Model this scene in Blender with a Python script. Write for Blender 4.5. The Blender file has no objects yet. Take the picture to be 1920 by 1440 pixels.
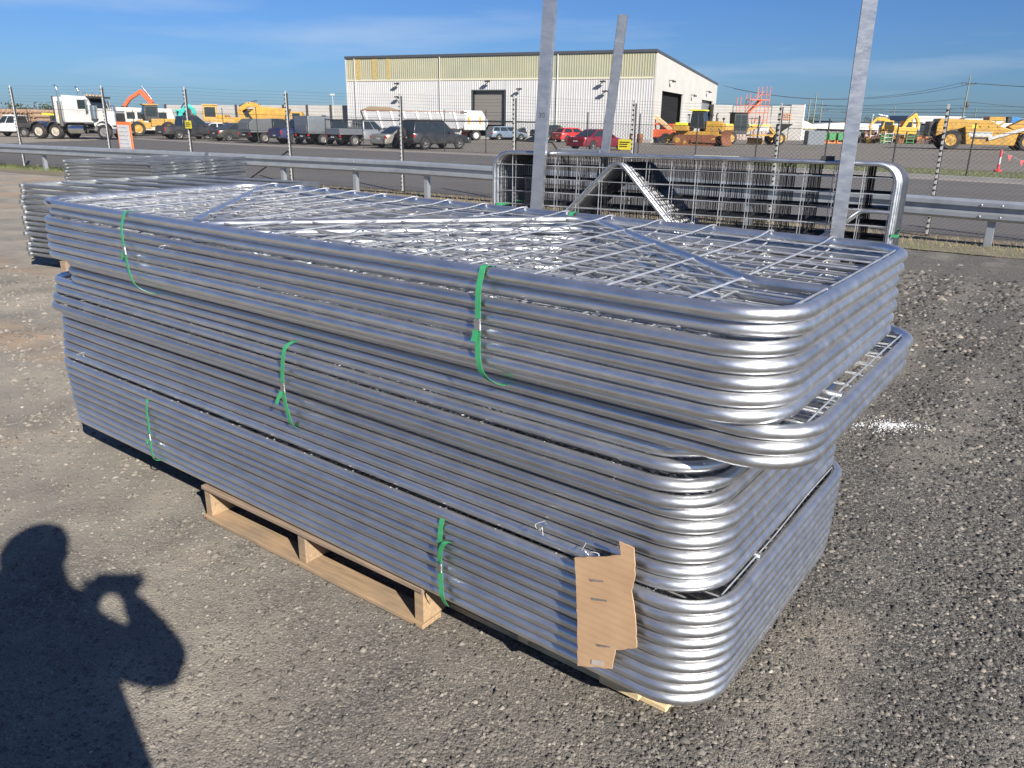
import bpy, math, random
import numpy as np
from mathutils import Matrix, Vector

random.seed(7); rng = np.random.default_rng(11)
SC = bpy.context.scene
COL = SC.collection
R = math.radians

# ------------------------------------------------------------------ camera
cd = bpy.data.cameras.new('camera'); cam = bpy.data.objects.new('camera', cd); COL.objects.link(cam)
cd.sensor_width = 36.0; cd.sensor_fit = 'HORIZONTAL'; cd.lens = 36.0 * 1450.0 / 1920.0
cd.clip_start = 0.05; cd.clip_end = 6000.0
pitch, roll = math.atan(488 * math.cos(R(0.8)) / 1450.0), R(0.8)
fw = Vector((0, math.cos(pitch), -math.sin(pitch))); r0 = Vector((1, 0, 0)); u0 = Vector((0, math.sin(pitch), math.cos(pitch)))
rt = math.cos(roll) * r0 + math.sin(roll) * u0; up = -math.sin(roll) * r0 + math.cos(roll) * u0
cam.matrix_world = Matrix(((rt.x, up.x, -fw.x, 0), (rt.y, up.y, -fw.y, 0), (rt.z, up.z, -fw.z, 1.70), (0, 0, 0, 1)))
SC.camera = cam

# ------------------------------------------------------------------ light
SUN_AZ, SUN_EL = 151.0, 29.3          # clockwise from +Y
w = bpy.data.worlds.new('World'); SC.world = w; w.use_nodes = True
nt = w.node_tree; nt.nodes.clear()
sky = nt.nodes.new('ShaderNodeTexSky'); sky.sky_type = 'NISHITA'; sky.sun_disc = False
sky.sun_elevation = R(SUN_EL); sky.sun_rotation = R(SUN_AZ)
sky.altitude = 0; sky.air_density = 1.0; sky.dust_density = 0.50; sky.ozone_density = 3.0
bg = nt.nodes.new('ShaderNodeBackground'); bg.inputs[1].default_value = 0.058
# thin cirrus: a little white mixed into the sky in stretched streaks
tc = nt.nodes.new('ShaderNodeTexCoord'); mp = nt.nodes.new('ShaderNodeMapping'); mp.inputs['Scale'].default_value = (1.6, 1.6, 13.0)
mp.inputs['Rotation'].default_value = (R(4), R(-3), R(20))
no = nt.nodes.new('ShaderNodeTexNoise'); no.inputs['Scale'].default_value = 1.7; no.inputs['Detail'].default_value = 5
rp = nt.nodes.new('ShaderNodeValToRGB'); rp.color_ramp.elements[0].position = 0.50; rp.color_ramp.elements[1].position = 0.80
rp.color_ramp.elements[1].color = (0.36, 0.36, 0.36, 1)
mx = nt.nodes.new('ShaderNodeMixRGB'); mx.inputs[2].default_value = (7.2, 7.8, 8.6, 1)
nt.links.new(tc.outputs['Generated'], mp.inputs[0]); nt.links.new(mp.outputs[0], no.inputs[0]); nt.links.new(no.outputs[0], rp.inputs[0])
tint = nt.nodes.new('ShaderNodeMixRGB'); tint.blend_type = 'MULTIPLY'; tint.inputs[0].default_value = 1.0; tint.inputs[2].default_value = (0.37, 0.58, 0.96, 1)   # clear, dry winter air
nt.links.new(sky.outputs[0], tint.inputs[1])
nt.links.new(rp.outputs[0], mx.inputs[0]); nt.links.new(tint.outputs[0], mx.inputs[1]); nt.links.new(mx.outputs[0], bg.inputs[0])
out = nt.nodes.new('ShaderNodeOutputWorld'); nt.links.new(bg.outputs[0], out.inputs[0])
sd = bpy.data.lights.new('sun', 'SUN'); sd.energy = 5.0; sd.angle = R(0.53); sd.color = (1.0, 0.95, 0.87)
sun = bpy.data.objects.new('sun', sd); COL.objects.link(sun)
tos = Vector((math.sin(R(SUN_AZ)) * math.cos(R(SUN_EL)), math.cos(R(SUN_AZ)) * math.cos(R(SUN_EL)), math.sin(R(SUN_EL))))
sun.rotation_euler = tos.to_track_quat('Z', 'Y').to_euler(); sun.location = (10, -20, 30)
vs = SC.view_settings; vs.view_transform = 'Standard'; vs.look = 'None'; vs.exposure = 0.85; vs.gamma = 1.0; vs.use_curve_mapping = False
SC.render.engine = 'CYCLES'; SC.cycles.use_denoising = True; SC.cycles.max_bounces = 6; SC.cycles.transparent_max_bounces = 6
SC.cycles.glossy_bounces = 4; SC.cycles.diffuse_bounces = 3; SC.cycles.caustics_reflective = False; SC.cycles.caustics_refractive = False
SC.cycles.sample_clamp_indirect = 6.0

# ------------------------------------------------------------------ helpers
class MB:
    """collects faces, then links them as one mesh object"""
    def __init__(s): s.v = []; s.f = []
    def add(s, vs, fs):
        b = len(s.v); s.v.extend([tuple(p) for p in vs]); s.f.extend([tuple(i + b for i in q) for q in fs]); return s
    def bx(s, x0, x1, y0, y1, z0, z1):
        return s.add([(x0,y0,z0),(x1,y0,z0),(x1,y1,z0),(x0,y1,z0),(x0,y0,z1),(x1,y0,z1),(x1,y1,z1),(x0,y1,z1)],
                     [(0,3,2,1),(4,5,6,7),(0,1,5,4),(1,2,6,5),(2,3,7,6),(3,0,4,7)])
    def bar(s, a, b, wd, th, upv=(0,0,1)):
        a = Vector(a); b = Vector(b); d = (b - a).normalized(); u = Vector(upv)
        if abs(d.dot(u)) > .98: u = Vector((1,0,0))
        sd_ = d.cross(u).normalized(); u = sd_.cross(d)
        o = [(-wd/2,-th/2),(wd/2,-th/2),(wd/2,th/2),(-wd/2,th/2)]
        return s.add([a + sd_*i + u*j for i, j in o] + [b + sd_*i + u*j for i, j in o], [(0,1,2,3),(7,6,5,4),(0,4,5,1),(1,5,6,2),(2,6,7,3),(3,7,4,0)])
    def tube(s, pts, r, n=8, closed=False, caps=True):
        P = [Vector(p) for p in pts]; m = len(P)
        rr = r if isinstance(r, (list, tuple)) else [r] * m
        T = []
        for i in range(m):
            a = P[(i-1) % m] if (closed or i > 0) else P[i]; b = P[(i+1) % m] if (closed or i < m-1) else P[i]
            T.append((b - a).normalized())
        u = Vector((0,0,1)) if abs(T[0].z) < .9 else Vector((1,0,0))
        u = (u - T[0]*u.dot(T[0])).normalized(); V = []
        for i in range(m):
            u = (u - T[i]*u.dot(T[i])).normalized(); q = T[i].cross(u)
            for k in range(n):
                a = 2*math.pi*k/n; V.append(P[i] + (u*math.cos(a) + q*math.sin(a))*rr[i])
        F = []
        for i in range(m if closed else m-1):
            j = (i+1) % m
            for k in range(n): F.append((i*n+k, i*n+(k+1) % n, j*n+(k+1) % n, j*n+k))
        if caps and not closed: F.append(tuple(range(n))[::-1]); F.append(tuple((m-1)*n+k for k in range(n)))
        return s.add(V, F)
    def prism(s, poly, a0, a1, axis='y', inset=0):
        """extrude a polygon: axis y -> poly is (x,z); axis x -> (y,z); axis z -> (x,y)"""
        n = len(poly)
        def P(p, a):
            return (p[0], a, p[1]) if axis == 'y' else ((a, p[0], p[1]) if axis == 'x' else (p[0], p[1], a))
        V = [P(p, a0) for p in poly] + [P(p, a1) for p in poly]
        return s.add(V, [tuple(range(n)), tuple(range(2*n-1, n-1, -1))] + [(i, n+i, n+(i+1) % n, (i+1) % n) for i in range(n)])
    def lathe(s, prof, c=(0,0,0), axis='z', n=16, caps=True):
        V = []; F = []; m = len(prof)
        for r_, h in prof:
            for k in range(n):
                a = 2*math.pi*k/n; x, y = r_*math.cos(a), r_*math.sin(a)
                p = (x, y, h) if axis == 'z' else ((x, h, y) if axis == 'y' else (h, x, y))
                V.append((c[0]+p[0], c[1]+p[1], c[2]+p[2]))
        for i in range(m-1):
            for k in range(n): F.append((i*n+k, i*n+(k+1) % n, (i+1)*n+(k+1) % n, (i+1)*n+k))
        if caps: F.append(tuple(range(n))[::-1]); F.append(tuple((m-1)*n+k for k in range(n)))
        return s.add(V, F)
    def loft(s, secs):
        n = len(secs[0]); V = [p for q in secs for p in q]; F = []
        for i in range(len(secs)-1):
            for k in range(n): F.append((i*n+k, i*n+(k+1) % n, (i+1)*n+(k+1) % n, (i+1)*n+k))
        F.append(tuple(range(n))[::-1]); F.append(tuple((len(secs)-1)*n+k for k in range(n)))
        return s.add(V, F)
    def quad(s, *p): return s.add(p, [tuple(range(len(p)))])
    def slab(s, p, th):
        """polygon of 3-D points given a thickness along its normal"""
        P = [Vector(q) for q in p]; nn = (P[1]-P[0]).cross(P[2]-P[1]).normalized(); n = len(P)
        return s.add([q for q in P] + [q - nn*th for q in P], [tuple(range(n)), tuple(range(2*n-1, n-1, -1))] + [(i, n+i, n+(i+1) % n, (i+1) % n) for i in range(n)])
    def mesh(s, name, smooth=40):
        me = bpy.data.meshes.new(name); me.from_pydata(s.v, [], s.f); me.update()
        if smooth:
            me.shade_smooth(); me.set_sharp_from_angle(angle=R(smooth))
        return me
    def build(s, name, mat, parent=None, smooth=40, bevel=0, kind=None, label=None):
        o = bpy.data.objects.new(name, s.mesh(name, smooth)); COL.objects.link(o); o.data.materials.append(mat)
        if parent: o.parent = parent
        if bevel:
            b = o.modifiers.new('bevel', 'BEVEL'); b.width = bevel; b.segments = 2; b.limit_method = 'ANGLE'; b.angle_limit = R(40)
        if kind: o['kind'] = kind
        if label: o['label'] = label
        return o
def fixn(o):
    """consistent outward normals"""
    import bmesh
    b = bmesh.new(); b.from_mesh(o.data); bmesh.ops.recalc_face_normals(b, faces=b.faces); b.to_mesh(o.data); b.free(); return o
def tag(o, label, cat, group=None):
    o['label'] = label; o['category'] = cat
    if group: o['group'] = group
    return o
def thing(name, label, cat, loc=(0,0,0), rz=0, group=None):
    o = bpy.data.objects.new(name, None); COL.objects.link(o); o.location = loc; o.rotation_euler = (0, 0, R(rz)); o.empty_display_size = .3
    return tag(o, label, cat, group)
def struct(o): o['kind'] = 'structure'; return o
def inst(me, name, parent, mat=None):
    o = bpy.data.objects.new(name, me); COL.objects.link(o); o.parent = parent
    return o
ORD = ['first','second','third','fourth','fifth','sixth','seventh','eighth','ninth','tenth','eleventh','twelfth','thirteenth','fourteenth','fifteenth','sixteenth','seventeenth','eighteenth','nineteenth','twentieth']

# ------------------------------------------------------------------ materials
MATS = {}
def nodes(name):
    m = bpy.data.materials.new(name); m.use_nodes = True; t = m.node_tree; b = t.nodes['Principled BSDF']; return m, t, b
def N(t, kind, **kw):
    n = t.nodes.new('ShaderNode' + kind)
    for k, v in kw.items():
        if k in n.inputs: n.inputs[k].default_value = v
        else: setattr(n, k, v)
    return n
def ramp(t, src, stops):
    r_ = t.nodes.new('ShaderNodeValToRGB'); e = r_.color_ramp.elements
    while len(e) > 1: e.remove(e[-1])
    for i, (p, c) in enumerate(stops):
        el = e[0] if i == 0 else e.new(p); el.position = p
        el.color = (c, c, c, 1) if isinstance(c, (int, float)) else (*c, 1)
    t.links.new(src, r_.inputs[0]); return r_
def mix(t, fac, a, b, mode='MIX'):
    m_ = t.nodes.new('ShaderNodeMixRGB'); m_.blend_type = mode
    for i, s_ in enumerate((fac, a, b)):
        if hasattr(s_, 'is_linked') or hasattr(s_, 'links'): t.links.new(s_, m_.inputs[i])
        elif isinstance(s_, (int, float)): m_.inputs[i].default_value = s_ if i == 0 else (s_, s_, s_, 1)
        else: m_.inputs[i].default_value = (*s_, 1)
    return m_.outputs[0]
def M(name, col, rough=.55, metal=0., var=.18, scale=6., bump=0., bscale=60., coat=0., dirt=None, dirt_amt=.5, dscale=2.5, spec=.5):
    if name in MATS: return MATS[name]
    m, t, b = nodes(name); L = t.links
    tx = N(t, 'TexCoord'); n1 = N(t, 'TexNoise', Scale=scale, Detail=6., Roughness=.6); L.new(tx.outputs['Object'], n1.inputs['Vector'])
    lo = tuple(c*(1-var) for c in col); hi = tuple(min(1., c*(1+var)) for c in col)
    c1 = ramp(t, n1.outputs[0], [(.3, lo), (.7, hi)]).outputs[0]
    if dirt:
        n2 = N(t, 'TexNoise', Scale=dscale, Detail=8., Roughness=.65); L.new(tx.outputs['Object'], n2.inputs['Vector'])
        f2 = ramp(t, n2.outputs[0], [(.45, 0.), (.75, dirt_amt)]).outputs[0]; c1 = mix(t, f2, c1, dirt)
    L.new(c1, b.inputs['Base Color'])
    b.inputs['Metallic'].default_value = metal; b.inputs['Specular IOR Level'].default_value = spec
    rr = ramp(t, n1.outputs[0], [(.25, max(.02, rough*.8)), (.8, min(1, rough*1.25))]); L.new(rr.outputs[0], b.inputs['Roughness'])
    if coat: b.inputs['Coat Weight'].default_value = coat; b.inputs['Coat Roughness'].default_value = .08
    if bump:
        n3 = N(t, 'TexNoise', Scale=bscale, Detail=4.); L.new(tx.outputs['Object'], n3.inputs['Vector'])
        bp = N(t, 'Bump', Strength=bump, Distance=.01); L.new(n3.outputs[0], bp.inputs['Height']); L.new(bp.outputs[0], b.inputs['Normal'])
    MATS[name] = m; return m

def galv(name, base=(.50,.52,.55), rough=.30, dust=.35, scratch=.25, mot=.12):
    """galvanised steel: mottled zinc, dusty film, fine scratches"""
    m, t, b = nodes(name); L = t.links
    tx = N(t, 'TexCoord'); oi = N(t, 'ObjectInfo'); geo = N(t, 'NewGeometry')
    add = N(t, 'VectorMath', operation='ADD'); L.new(tx.outputs['Object'], add.inputs[0]); L.new(oi.outputs['Random'], add.inputs[1])
    mu = N(t, 'VectorMath', operation='MULTIPLY'); L.new(oi.outputs['Random'], mu.inputs[0]); mu.inputs[1].default_value = (37., 17., 53.); L.new(mu.outputs[0], add.inputs[1])
    ms_ = N(t, 'Mapping'); ms_.inputs['Scale'].default_value = (.35, 1, 1); L.new(add.outputs[0], ms_.inputs[0])
    n1 = N(t, 'TexNoise', Scale=22., Detail=8., Roughness=.7); L.new(ms_.outputs[0], n1.inputs['Vector'])
    n2 = N(t, 'TexNoise', Scale=3.2, Detail=6., Roughness=.6); L.new(add.outputs[0], n2.inputs['Vector'])
    n3 = N(t, 'TexNoise', Scale=160., Detail=3., Roughness=.7); L.new(add.outputs[0], n3.inputs['Vector'])
    c = ramp(t, n1.outputs[0], [(.3, tuple(x*(1-mot) for x in base)), (.7, tuple(min(1, x*(1+mot*.7)) for x in base))]).outputs[0]
    tone = ramp(t, oi.outputs['Random'], [(0., .86), (1., 1.08)]).outputs[0]
    c = mix(t, 1.0, c, tone, 'MULTIPLY')
    # scratches: thin rings round the tube
    mp_ = N(t, 'Mapping'); mp_.inputs['Scale'].default_value = (70, 9, 9); L.new(add.outputs[0], mp_.inputs[0])
    n4 = N(t, 'TexNoise', Scale=1., Detail=5., Roughness=.75); L.new(mp_.outputs[0], n4.inputs['Vector'])
    sc = ramp(t, n4.outputs[0], [(.60, 0.), (.68, scratch)]).outputs[0]
    sc = mix(t, 1.0, sc, ramp(t, n2.outputs[0], [(.40, 0.), (.62, 1.)]).outputs[0], 'MULTIPLY')
    c = mix(t, sc, c, (.72, .73, .74))
    L.new(c, b.inputs['Base Color'])
    # dust lies on what faces up, in patches
    sx = N(t, 'SeparateXYZ'); L.new(geo.outputs['Normal'], sx.inputs[0])
    upf = ramp(t, sx.outputs[2], [(.15, 0.), (.92, 1.)]).outputs[0]
    dn = ramp(t, n2.outputs[0], [(.25, .35), (.80, .80)]).outputs[0]
    df = mix(t, 1.0, upf, dn, 'MULTIPLY'); df = mix(t, 1.0, df, dust, 'MULTIPLY')
    ra = ramp(t, n1.outputs[0], [(.2, rough*.82), (.8, rough*1.3)]).outputs[0]; L.new(ra, b.inputs['Roughness'])
    b.inputs['Metallic'].default_value = 1.0
    bp = N(t, 'Bump', Strength=.05, Distance=.002); L.new(n3.outputs[0], bp.inputs['Height'])
    bp2 = N(t, 'Bump', Strength=.05, Distance=.01); L.new(n1.outputs[0], bp2.inputs['Height']); L.new(bp.outputs[0], bp2.inputs['Normal']); L.new(bp2.outputs[0], b.inputs['Normal'])
    d = N(t, 'BsdfDiffuse'); d.inputs[0].default_value = (.43, .39, .34, 1)
    ms = N(t, 'MixShader'); L.new(df, ms.inputs[0]); L.new(b.outputs[0], ms.inputs[1]); L.new(d.outputs[0], ms.inputs[2])
    L.new(ms.outputs[0], t.nodes['Material Output'].inputs[0])
    MATS[name] = m; return m

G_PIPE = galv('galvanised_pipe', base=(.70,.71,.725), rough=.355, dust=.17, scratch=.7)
G_SHADED = galv('shaded_pipe', base=(.26,.265,.28), rough=.40, dust=.20, scratch=.3)  # darker copy of the pipe: shade on the rear gates painted into the colour
G_WIRE = M('galvanised_wire', (.62,.63,.64), .38, .72, var=.14, scale=30)
G_POST = galv('galvanised_post', base=(.66,.67,.68), rough=.45, dust=.25, mot=.07)
G_RAIL = M('galvanised_rail', (.42,.445,.47), .36, .6, var=.10, scale=4)
G_PANEL = galv('galvanised_panel', base=(.46,.475,.475), rough=.47, dust=.22, mot=.10)
WHITE = M('white_paint', (.54,.54,.525), .35, var=.06, coat=.3, dirt=(.42,.36,.28), dirt_amt=.35)
BLACK = M('black_rubber', (.018,.018,.019), .75, var=.3, dirt=(.16,.13,.10), dirt_amt=.45)
DARK = M('dark_steel', (.035,.036,.038), .55, var=.25, dirt=(.14,.11,.08), dirt_amt=.35)
GLASS = M('dark_glass', (.022,.030,.034), .07, var=.2, spec=.8)
CHROME = M('chrome', (.72,.73,.74), .16, 1., var=.08)
RED = M('red_lamp', (.42,.02,.02), .25, var=.15)
AMBER = M('amber_lamp', (.75,.30,.03), .3, var=.1)
LAMP = M('lamp_glass', (.75,.76,.74), .12, var=.06)
YELLOW = M('machine_yellow', (.50,.285,.045), .5, var=.18, dirt=(.20,.14,.09), dirt_amt=.75, dscale=1.3)
ALLOY = M('alloy_rim', (.34,.33,.31), .45, .6, var=.15, dirt=(.25,.20,.15), dirt_amt=.5)
TANRIM = M('dusty_rim', (.46,.41,.34), .6, var=.15, dirt=(.26,.20,.14), dirt_amt=.6)
RUST = M('rusty_steel', (.20,.075,.035), .8, var=.35, bump=.4, dirt=(.30,.14,.07), dirt_amt=.6)
CONC = M('concrete', (.34,.327,.306), .9, var=.10, scale=1.2, bump=.2, dirt=(.24,.22,.20), dirt_amt=.3, dscale=.5)
def wood(name, col, sc=(3,40,40)):
    m, t, b = nodes(name); L = t.links; tx = N(t, 'TexCoord'); oi = N(t, 'ObjectInfo')
    mp_ = N(t, 'Mapping'); mp_.inputs['Scale'].default_value = sc; L.new(tx.outputs['Object'], mp_.inputs[0])
    mu = N(t, 'VectorMath', operation='MULTIPLY'); L.new(oi.outputs['Random'], mu.inputs[0]); mu.inputs[1].default_value = (9., 31., 17.); L.new(mu.outputs[0], mp_.inputs[1])
    n1 = N(t, 'TexNoise', Scale=1.6, Detail=7., Roughness=.65, Distortion=.6); L.new(mp_.outputs[0], n1.inputs['Vector'])
    n2 = N(t, 'TexNoise', Scale=5., Detail=5.); L.new(tx.outputs['Object'], n2.inputs['Vector'])
    c = ramp(t, n1.outputs[0], [(.25, tuple(x*.55 for x in col)), (.5, col), (.75, tuple(min(1, x*1.25) for x in col))]).outputs[0]
    c = mix(t, ramp(t, n2.outputs[0], [(.40, 0.), (.75, .65)]).outputs[0], c, (.17,.14,.11)); L.new(c, b.inputs['Base Color'])
    b.inputs['Roughness'].default_value = .85
    bp = N(t, 'Bump', Strength=.5, Distance=.004); L.new(n1.outputs[0], bp.inputs['Height']); L.new(bp.outputs[0], b.inputs['Normal'])
    MATS[name] = m; return m
WOOD = wood('pallet_wood', (.36,.245,.14)); WOOD_PALE = wood('pale_wood', (.66,.50,.28)); WOOD_GREY = wood('weathered_wood', (.30,.21,.14))

# ------------------------------------------------------------------ ground
def gravel_mat():
    m, t, b = nodes('yard_gravel'); L = t.links
    tx = N(t, 'TexCoord'); P = tx.outputs['Object']
    big = N(t, 'TexNoise', Scale=.55, Detail=7., Roughness=.62); L.new(P, big.inputs['Vector'])
    mid = N(t, 'TexNoise', Scale=3.2, Detail=8., Roughness=.65); L.new(P, mid.inputs['Vector'])
    vo = N(t, 'TexVoronoi', Scale=120., Randomness=1.); L.new(P, vo.inputs['Vector'])
    vo2 = N(t, 'TexVoronoi', Scale=300., Randomness=1.); L.new(P, vo2.inputs['Vector'])
    fine = N(t, 'TexNoise', Scale=320., Detail=4.); L.new(P, fine.inputs['Vector'])
    hsv = N(t, 'SeparateColor'); L.new(vo.outputs['Color'], hsv.inputs[0])
    stone = ramp(t, hsv.outputs[0], [(0., (.050,.048,.045)), (.55, (.130,.122,.110)), (.85, (.22,.20,.172)), (1., (.34,.305,.255))]).outputs[0]
    sx = N(t, 'SeparateXYZ'); L.new(P, sx.inputs[0])
    # the yard is dusty and tan to the left of the stack, darker basalt to the right
    mr = N(t, 'MapRange'); L.new(sx.outputs[0], mr.inputs[0]); mr.inputs[1].default_value = -3.0; mr.inputs[2].default_value = 1.4; mr.inputs[3].default_value = .34; mr.inputs[4].default_value = -.11
    ad = N(t, 'Math', operation='ADD'); L.new(big.outputs[0], ad.inputs[0]); L.new(mr.outputs[0], ad.inputs[1])
    ad2 = N(t, 'Math', operation='MULTIPLY_ADD'); L.new(mid.outputs[0], ad2.inputs[0]); ad2.inputs[1].default_value = .55; L.new(ad.outputs[0], ad2.inputs[2])
    # wheel tracks run past the right end of the stack: packed pale strips between ridges of loose stone
    dt = N(t, 'VectorMath', operation='DOT_PRODUCT'); L.new(P, dt.inputs[0]); dt.inputs[1].default_value = (.80, -.60, 0)
    wob = N(t, 'Math', operation='MULTIPLY_ADD'); L.new(big.outputs[0], wob.inputs[0]); wob.inputs[1].default_value = .5; L.new(dt.outputs['Value'], wob.inputs[2])
    tk = N(t, 'Math', operation='MULTIPLY_ADD'); L.new(wob.outputs[0], tk.inputs[0]); tk.inputs[1].default_value = 10.1; tk.inputs[2].default_value = 4.73-2.5
    co = N(t, 'Math', operation='COSINE'); L.new(tk.outputs[0], co.inputs[0])
    xr = N(t, 'MapRange'); L.new(sx.outputs[0], xr.inputs[0]); xr.inputs[1].default_value = .2; xr.inputs[2].default_value = .9; xr.inputs[3].default_value = 0.; xr.inputs[4].default_value = .09
    tr = N(t, 'Math', operation='MULTIPLY_ADD'); L.new(co.outputs[0], tr.inputs[0]); L.new(xr.outputs[0], tr.inputs[1]); L.new(ad2.outputs[0], tr.inputs[2])
    df = ramp(t, tr.outputs[0], [(.66, 0.), (1.0, .82)]).outputs[0]
    pat = N(t, 'TexNoise', Scale=1.3, Detail=9., Roughness=.68); L.new(P, pat.inputs['Vector'])
    dustc = ramp(t, pat.outputs[0], [(.34, (.235,.212,.180)), (.52, (.355,.318,.262)), (.68, (.47,.405,.315))]).outputs[0]
    c = mix(t, df, stone, dustc)
    # clay smears
    cl = N(t, 'TexNoise', Scale=.42, Detail=5., Roughness=.55); mpc = N(t, 'Mapping'); mpc.inputs['Scale'].default_value = (1., 2.4, 1.); mpc.inputs['Location'].default_value = (3.1, 1.7, 0); L.new(P, mpc.inputs[0]); L.new(mpc.outputs[0], cl.inputs['Vector'])
    cf = ramp(t, cl.outputs[0], [(.53, 0.), (.66, .8)]).outputs[0]
    mr2 = N(t, 'MapRange'); L.new(sx.outputs[0], mr2.inputs[0]); mr2.inputs[1].default_value = -1.0; mr2.inputs[2].default_value = -3.0; mr2.inputs[3].default_value = .05; mr2.inputs[4].default_value = 1.
    cf = mix(t, 1., cf, mr2.outputs[0], 'MULTIPLY'); c = mix(t, cf, c, (.42,.29,.19))
    c = mix(t, .35, c, ramp(t, fine.outputs[0], [(.3, .5), (.7, 1.)]).outputs[0], 'MULTIPLY')
    L.new(c, b.inputs['Base Color']); b.inputs['Roughness'].default_value = .95; b.inputs['Specular IOR Level'].default_value = .25
    h = mix(t, .6, vo.outputs['Distance'], vo2.outputs['Distance'], 'ADD')
    b1 = N(t, 'Bump', Strength=.55, Distance=.008); b1.invert = True; L.new(h, b1.inputs['Height'])
    b0 = N(t, 'Bump', Strength=.6, Distance=.004); L.new(fine.outputs[0], b0.inputs['Height']); L.new(b0.outputs[0], b1.inputs['Normal'])
    b2 = N(t, 'Bump', Strength=.4, Distance=.03); L.new(mid.outputs[0], b2.inputs['Height']); L.new(b1.outputs[0], b2.inputs['Normal'])
    L.new(b2.outputs[0], b.inputs['Normal']); return m
GRAVEL = gravel_mat()
def groundish(name, c0, c1, c2=None, s1=1.5, s2=40., bump=.3, rough=.95):
    m, t, b = nodes(name); L = t.links; tx = N(t, 'TexCoord'); P = tx.outputs['Object']
    a = N(t, 'TexNoise', Scale=s1, Detail=8., Roughness=.65); L.new(P, a.inputs['Vector'])
    d = N(t, 'TexNoise', Scale=s2, Detail=6., Roughness=.7); L.new(P, d.inputs['Vector'])
    c = ramp(t, a.outputs[0], [(.35, c0), (.65, c1)]).outputs[0]
    if c2: c = mix(t, ramp(t, d.outputs[0], [(.5, 0.), (.7, .8)]).outputs[0], c, c2)
    c = mix(t, .4, c, ramp(t, d.outputs[0], [(.3, .5), (.7, 1.)]).outputs[0], 'MULTIPLY')
    L.new(c, b.inputs['Base Color']); b.inputs['Roughness'].default_value = rough; b.inputs['Specular IOR Level'].default_value = .2
    bp = N(t, 'Bump', Strength=bump, Distance=.02); L.new(d.outputs[0], bp.inputs['Height']); L.new(bp.outputs[0], b.inputs['Normal'])
    MATS[name] = m; return m
ASPHALT = groundish('asphalt', (.125,.118,.111), (.155,.145,.137), (.19,.178,.168), .25, 55.)
YARD = groundish('yard_hardstand', (.19,.168,.143), (.23,.205,.175), (.27,.242,.21), .12, 14.)
VERGE = groundish('verge_soil', (.17,.145,.105), (.235,.195,.145), (.27,.23,.175), 2.2, 30., .6)
GRASSY = groundish('grass_verge', (.11,.115,.065), (.16,.15,.10), (.20,.185,.14), 1.2, 25., .6)
FIELD = groundish('far_field', (.10,.105,.075), (.16,.15,.11), None, .01, .5, .1)

# the ground: one sheet to the horizon, finer near the camera, gently uneven
def hgt(x, y):
    d = np.hypot(x, y)
    a = .012*np.sin(x*1.7+.6)*np.sin(y*1.3+.2) + .008*np.sin(x*3.9+y*2.7) + .006*np.sin(x*6.3-y*5.1+1.)
    # level pad under the stack and away from the camera
    near = np.exp(-((x+.8)**2+(y-3.)**2)/4.5)
    return np.clip(a*(1-near), -.05, .05) * np.exp(-(d/14.)**4) - .004
xs = np.concatenate([[-1500,-600,-250,-120,-60,-30], np.arange(-14,-8,.5), np.arange(-8,8.01,.08), np.arange(8.5,14.5,.5), [30,60,120,250,600,1500]])
ys = np.concatenate([[-400,-120,-40,-12,-4], np.arange(-2,9,.08), np.arange(9,16,.4), [20,30,45,70,120,250,600,2500]])
X, Y = np.meshgrid(xs, ys); Z = hgt(X, Y)
me = bpy.data.meshes.new('ground'); nx, ny = len(xs), len(ys)
idx = np.arange(nx*ny).reshape(ny, nx)
F = np.stack([idx[:-1,:-1], idx[:-1,1:], idx[1:,1:], idx[1:,:-1]], -1).reshape(-1, 4)
me.from_pydata(np.stack([X, Y, Z], -1).reshape(-1, 3).tolist(), [], F.tolist()); me.shade_smooth()
g = bpy.data.objects.new('ground', me); COL.objects.link(g); me.materials.append(GRAVEL); struct(g)

# fence lines (world polylines)
NEAR = [(-34,38.2),(-24,32.4),(-16.6,28.1),(-2.84,20.24),(6.93,13.14),(16,6.2),(24,0.2)]
FAR = [(-75,104),(-45,82.5),(-30,69.9),(-19,59.6),(-10,53.4),(-1.8,47.8),(16.6,29.6),(26,20.2),(40,6.)]
def interp(line, x):
    for (a, b), (c, d) in zip(line, line[1:]):
        if a <= x <= c: return b + (d-b)*(x-a)/(c-a)
    return line[-1][1]
def strip(name, la, lb, mat, z, xs_):
    m = MB(); V = [(x, interp(la, x), z) for x in xs_] + [(x, interp(lb, x), z) for x in xs_]; n = len(xs_)
    m.add(V, [(i, i+1, n+i+1, n+i) for i in range(n-1)]); return struct(m.build(name, mat, smooth=0))
def shift(line, d): return [(a, b+d) for a, b in line]
XR = list(np.linspace(-34, 24, 59))
strip('verge', shift(NEAR, -2.2), shift(NEAR, .35), VERGE, .004, XR)
XF = list(np.linspace(-34, 24, 40))
strip('road', shift(NEAR, .35), shift(FAR, -2.8), ASPHALT, .006, XF)
strip('road_shoulder', shift(FAR, -2.8), shift(FAR, -.2), groundish('pale_shoulder', (.27,.242,.218), (.32,.288,.26), None, .3, 20.), .008, XF)
# far yard
m = MB(); xa = list(np.linspace(-75, 40, 60)); V = [(x, interp(FAR, x)-.2, .010) for x in xa] + [(x*1.6+20, 175, .010) for x in xa]; n = len(xa)
m.add(V, [(i, i+1, n+i+1, n+i) for i in range(n-1)]); struct(m.build('yard', YARD, smooth=0))
m = MB(); m.quad((-900,176,.012),(1400,176,.012),(1400,2400,.012),(-900,2400,.012)); struct(m.build('field', FIELD, smooth=0))
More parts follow.
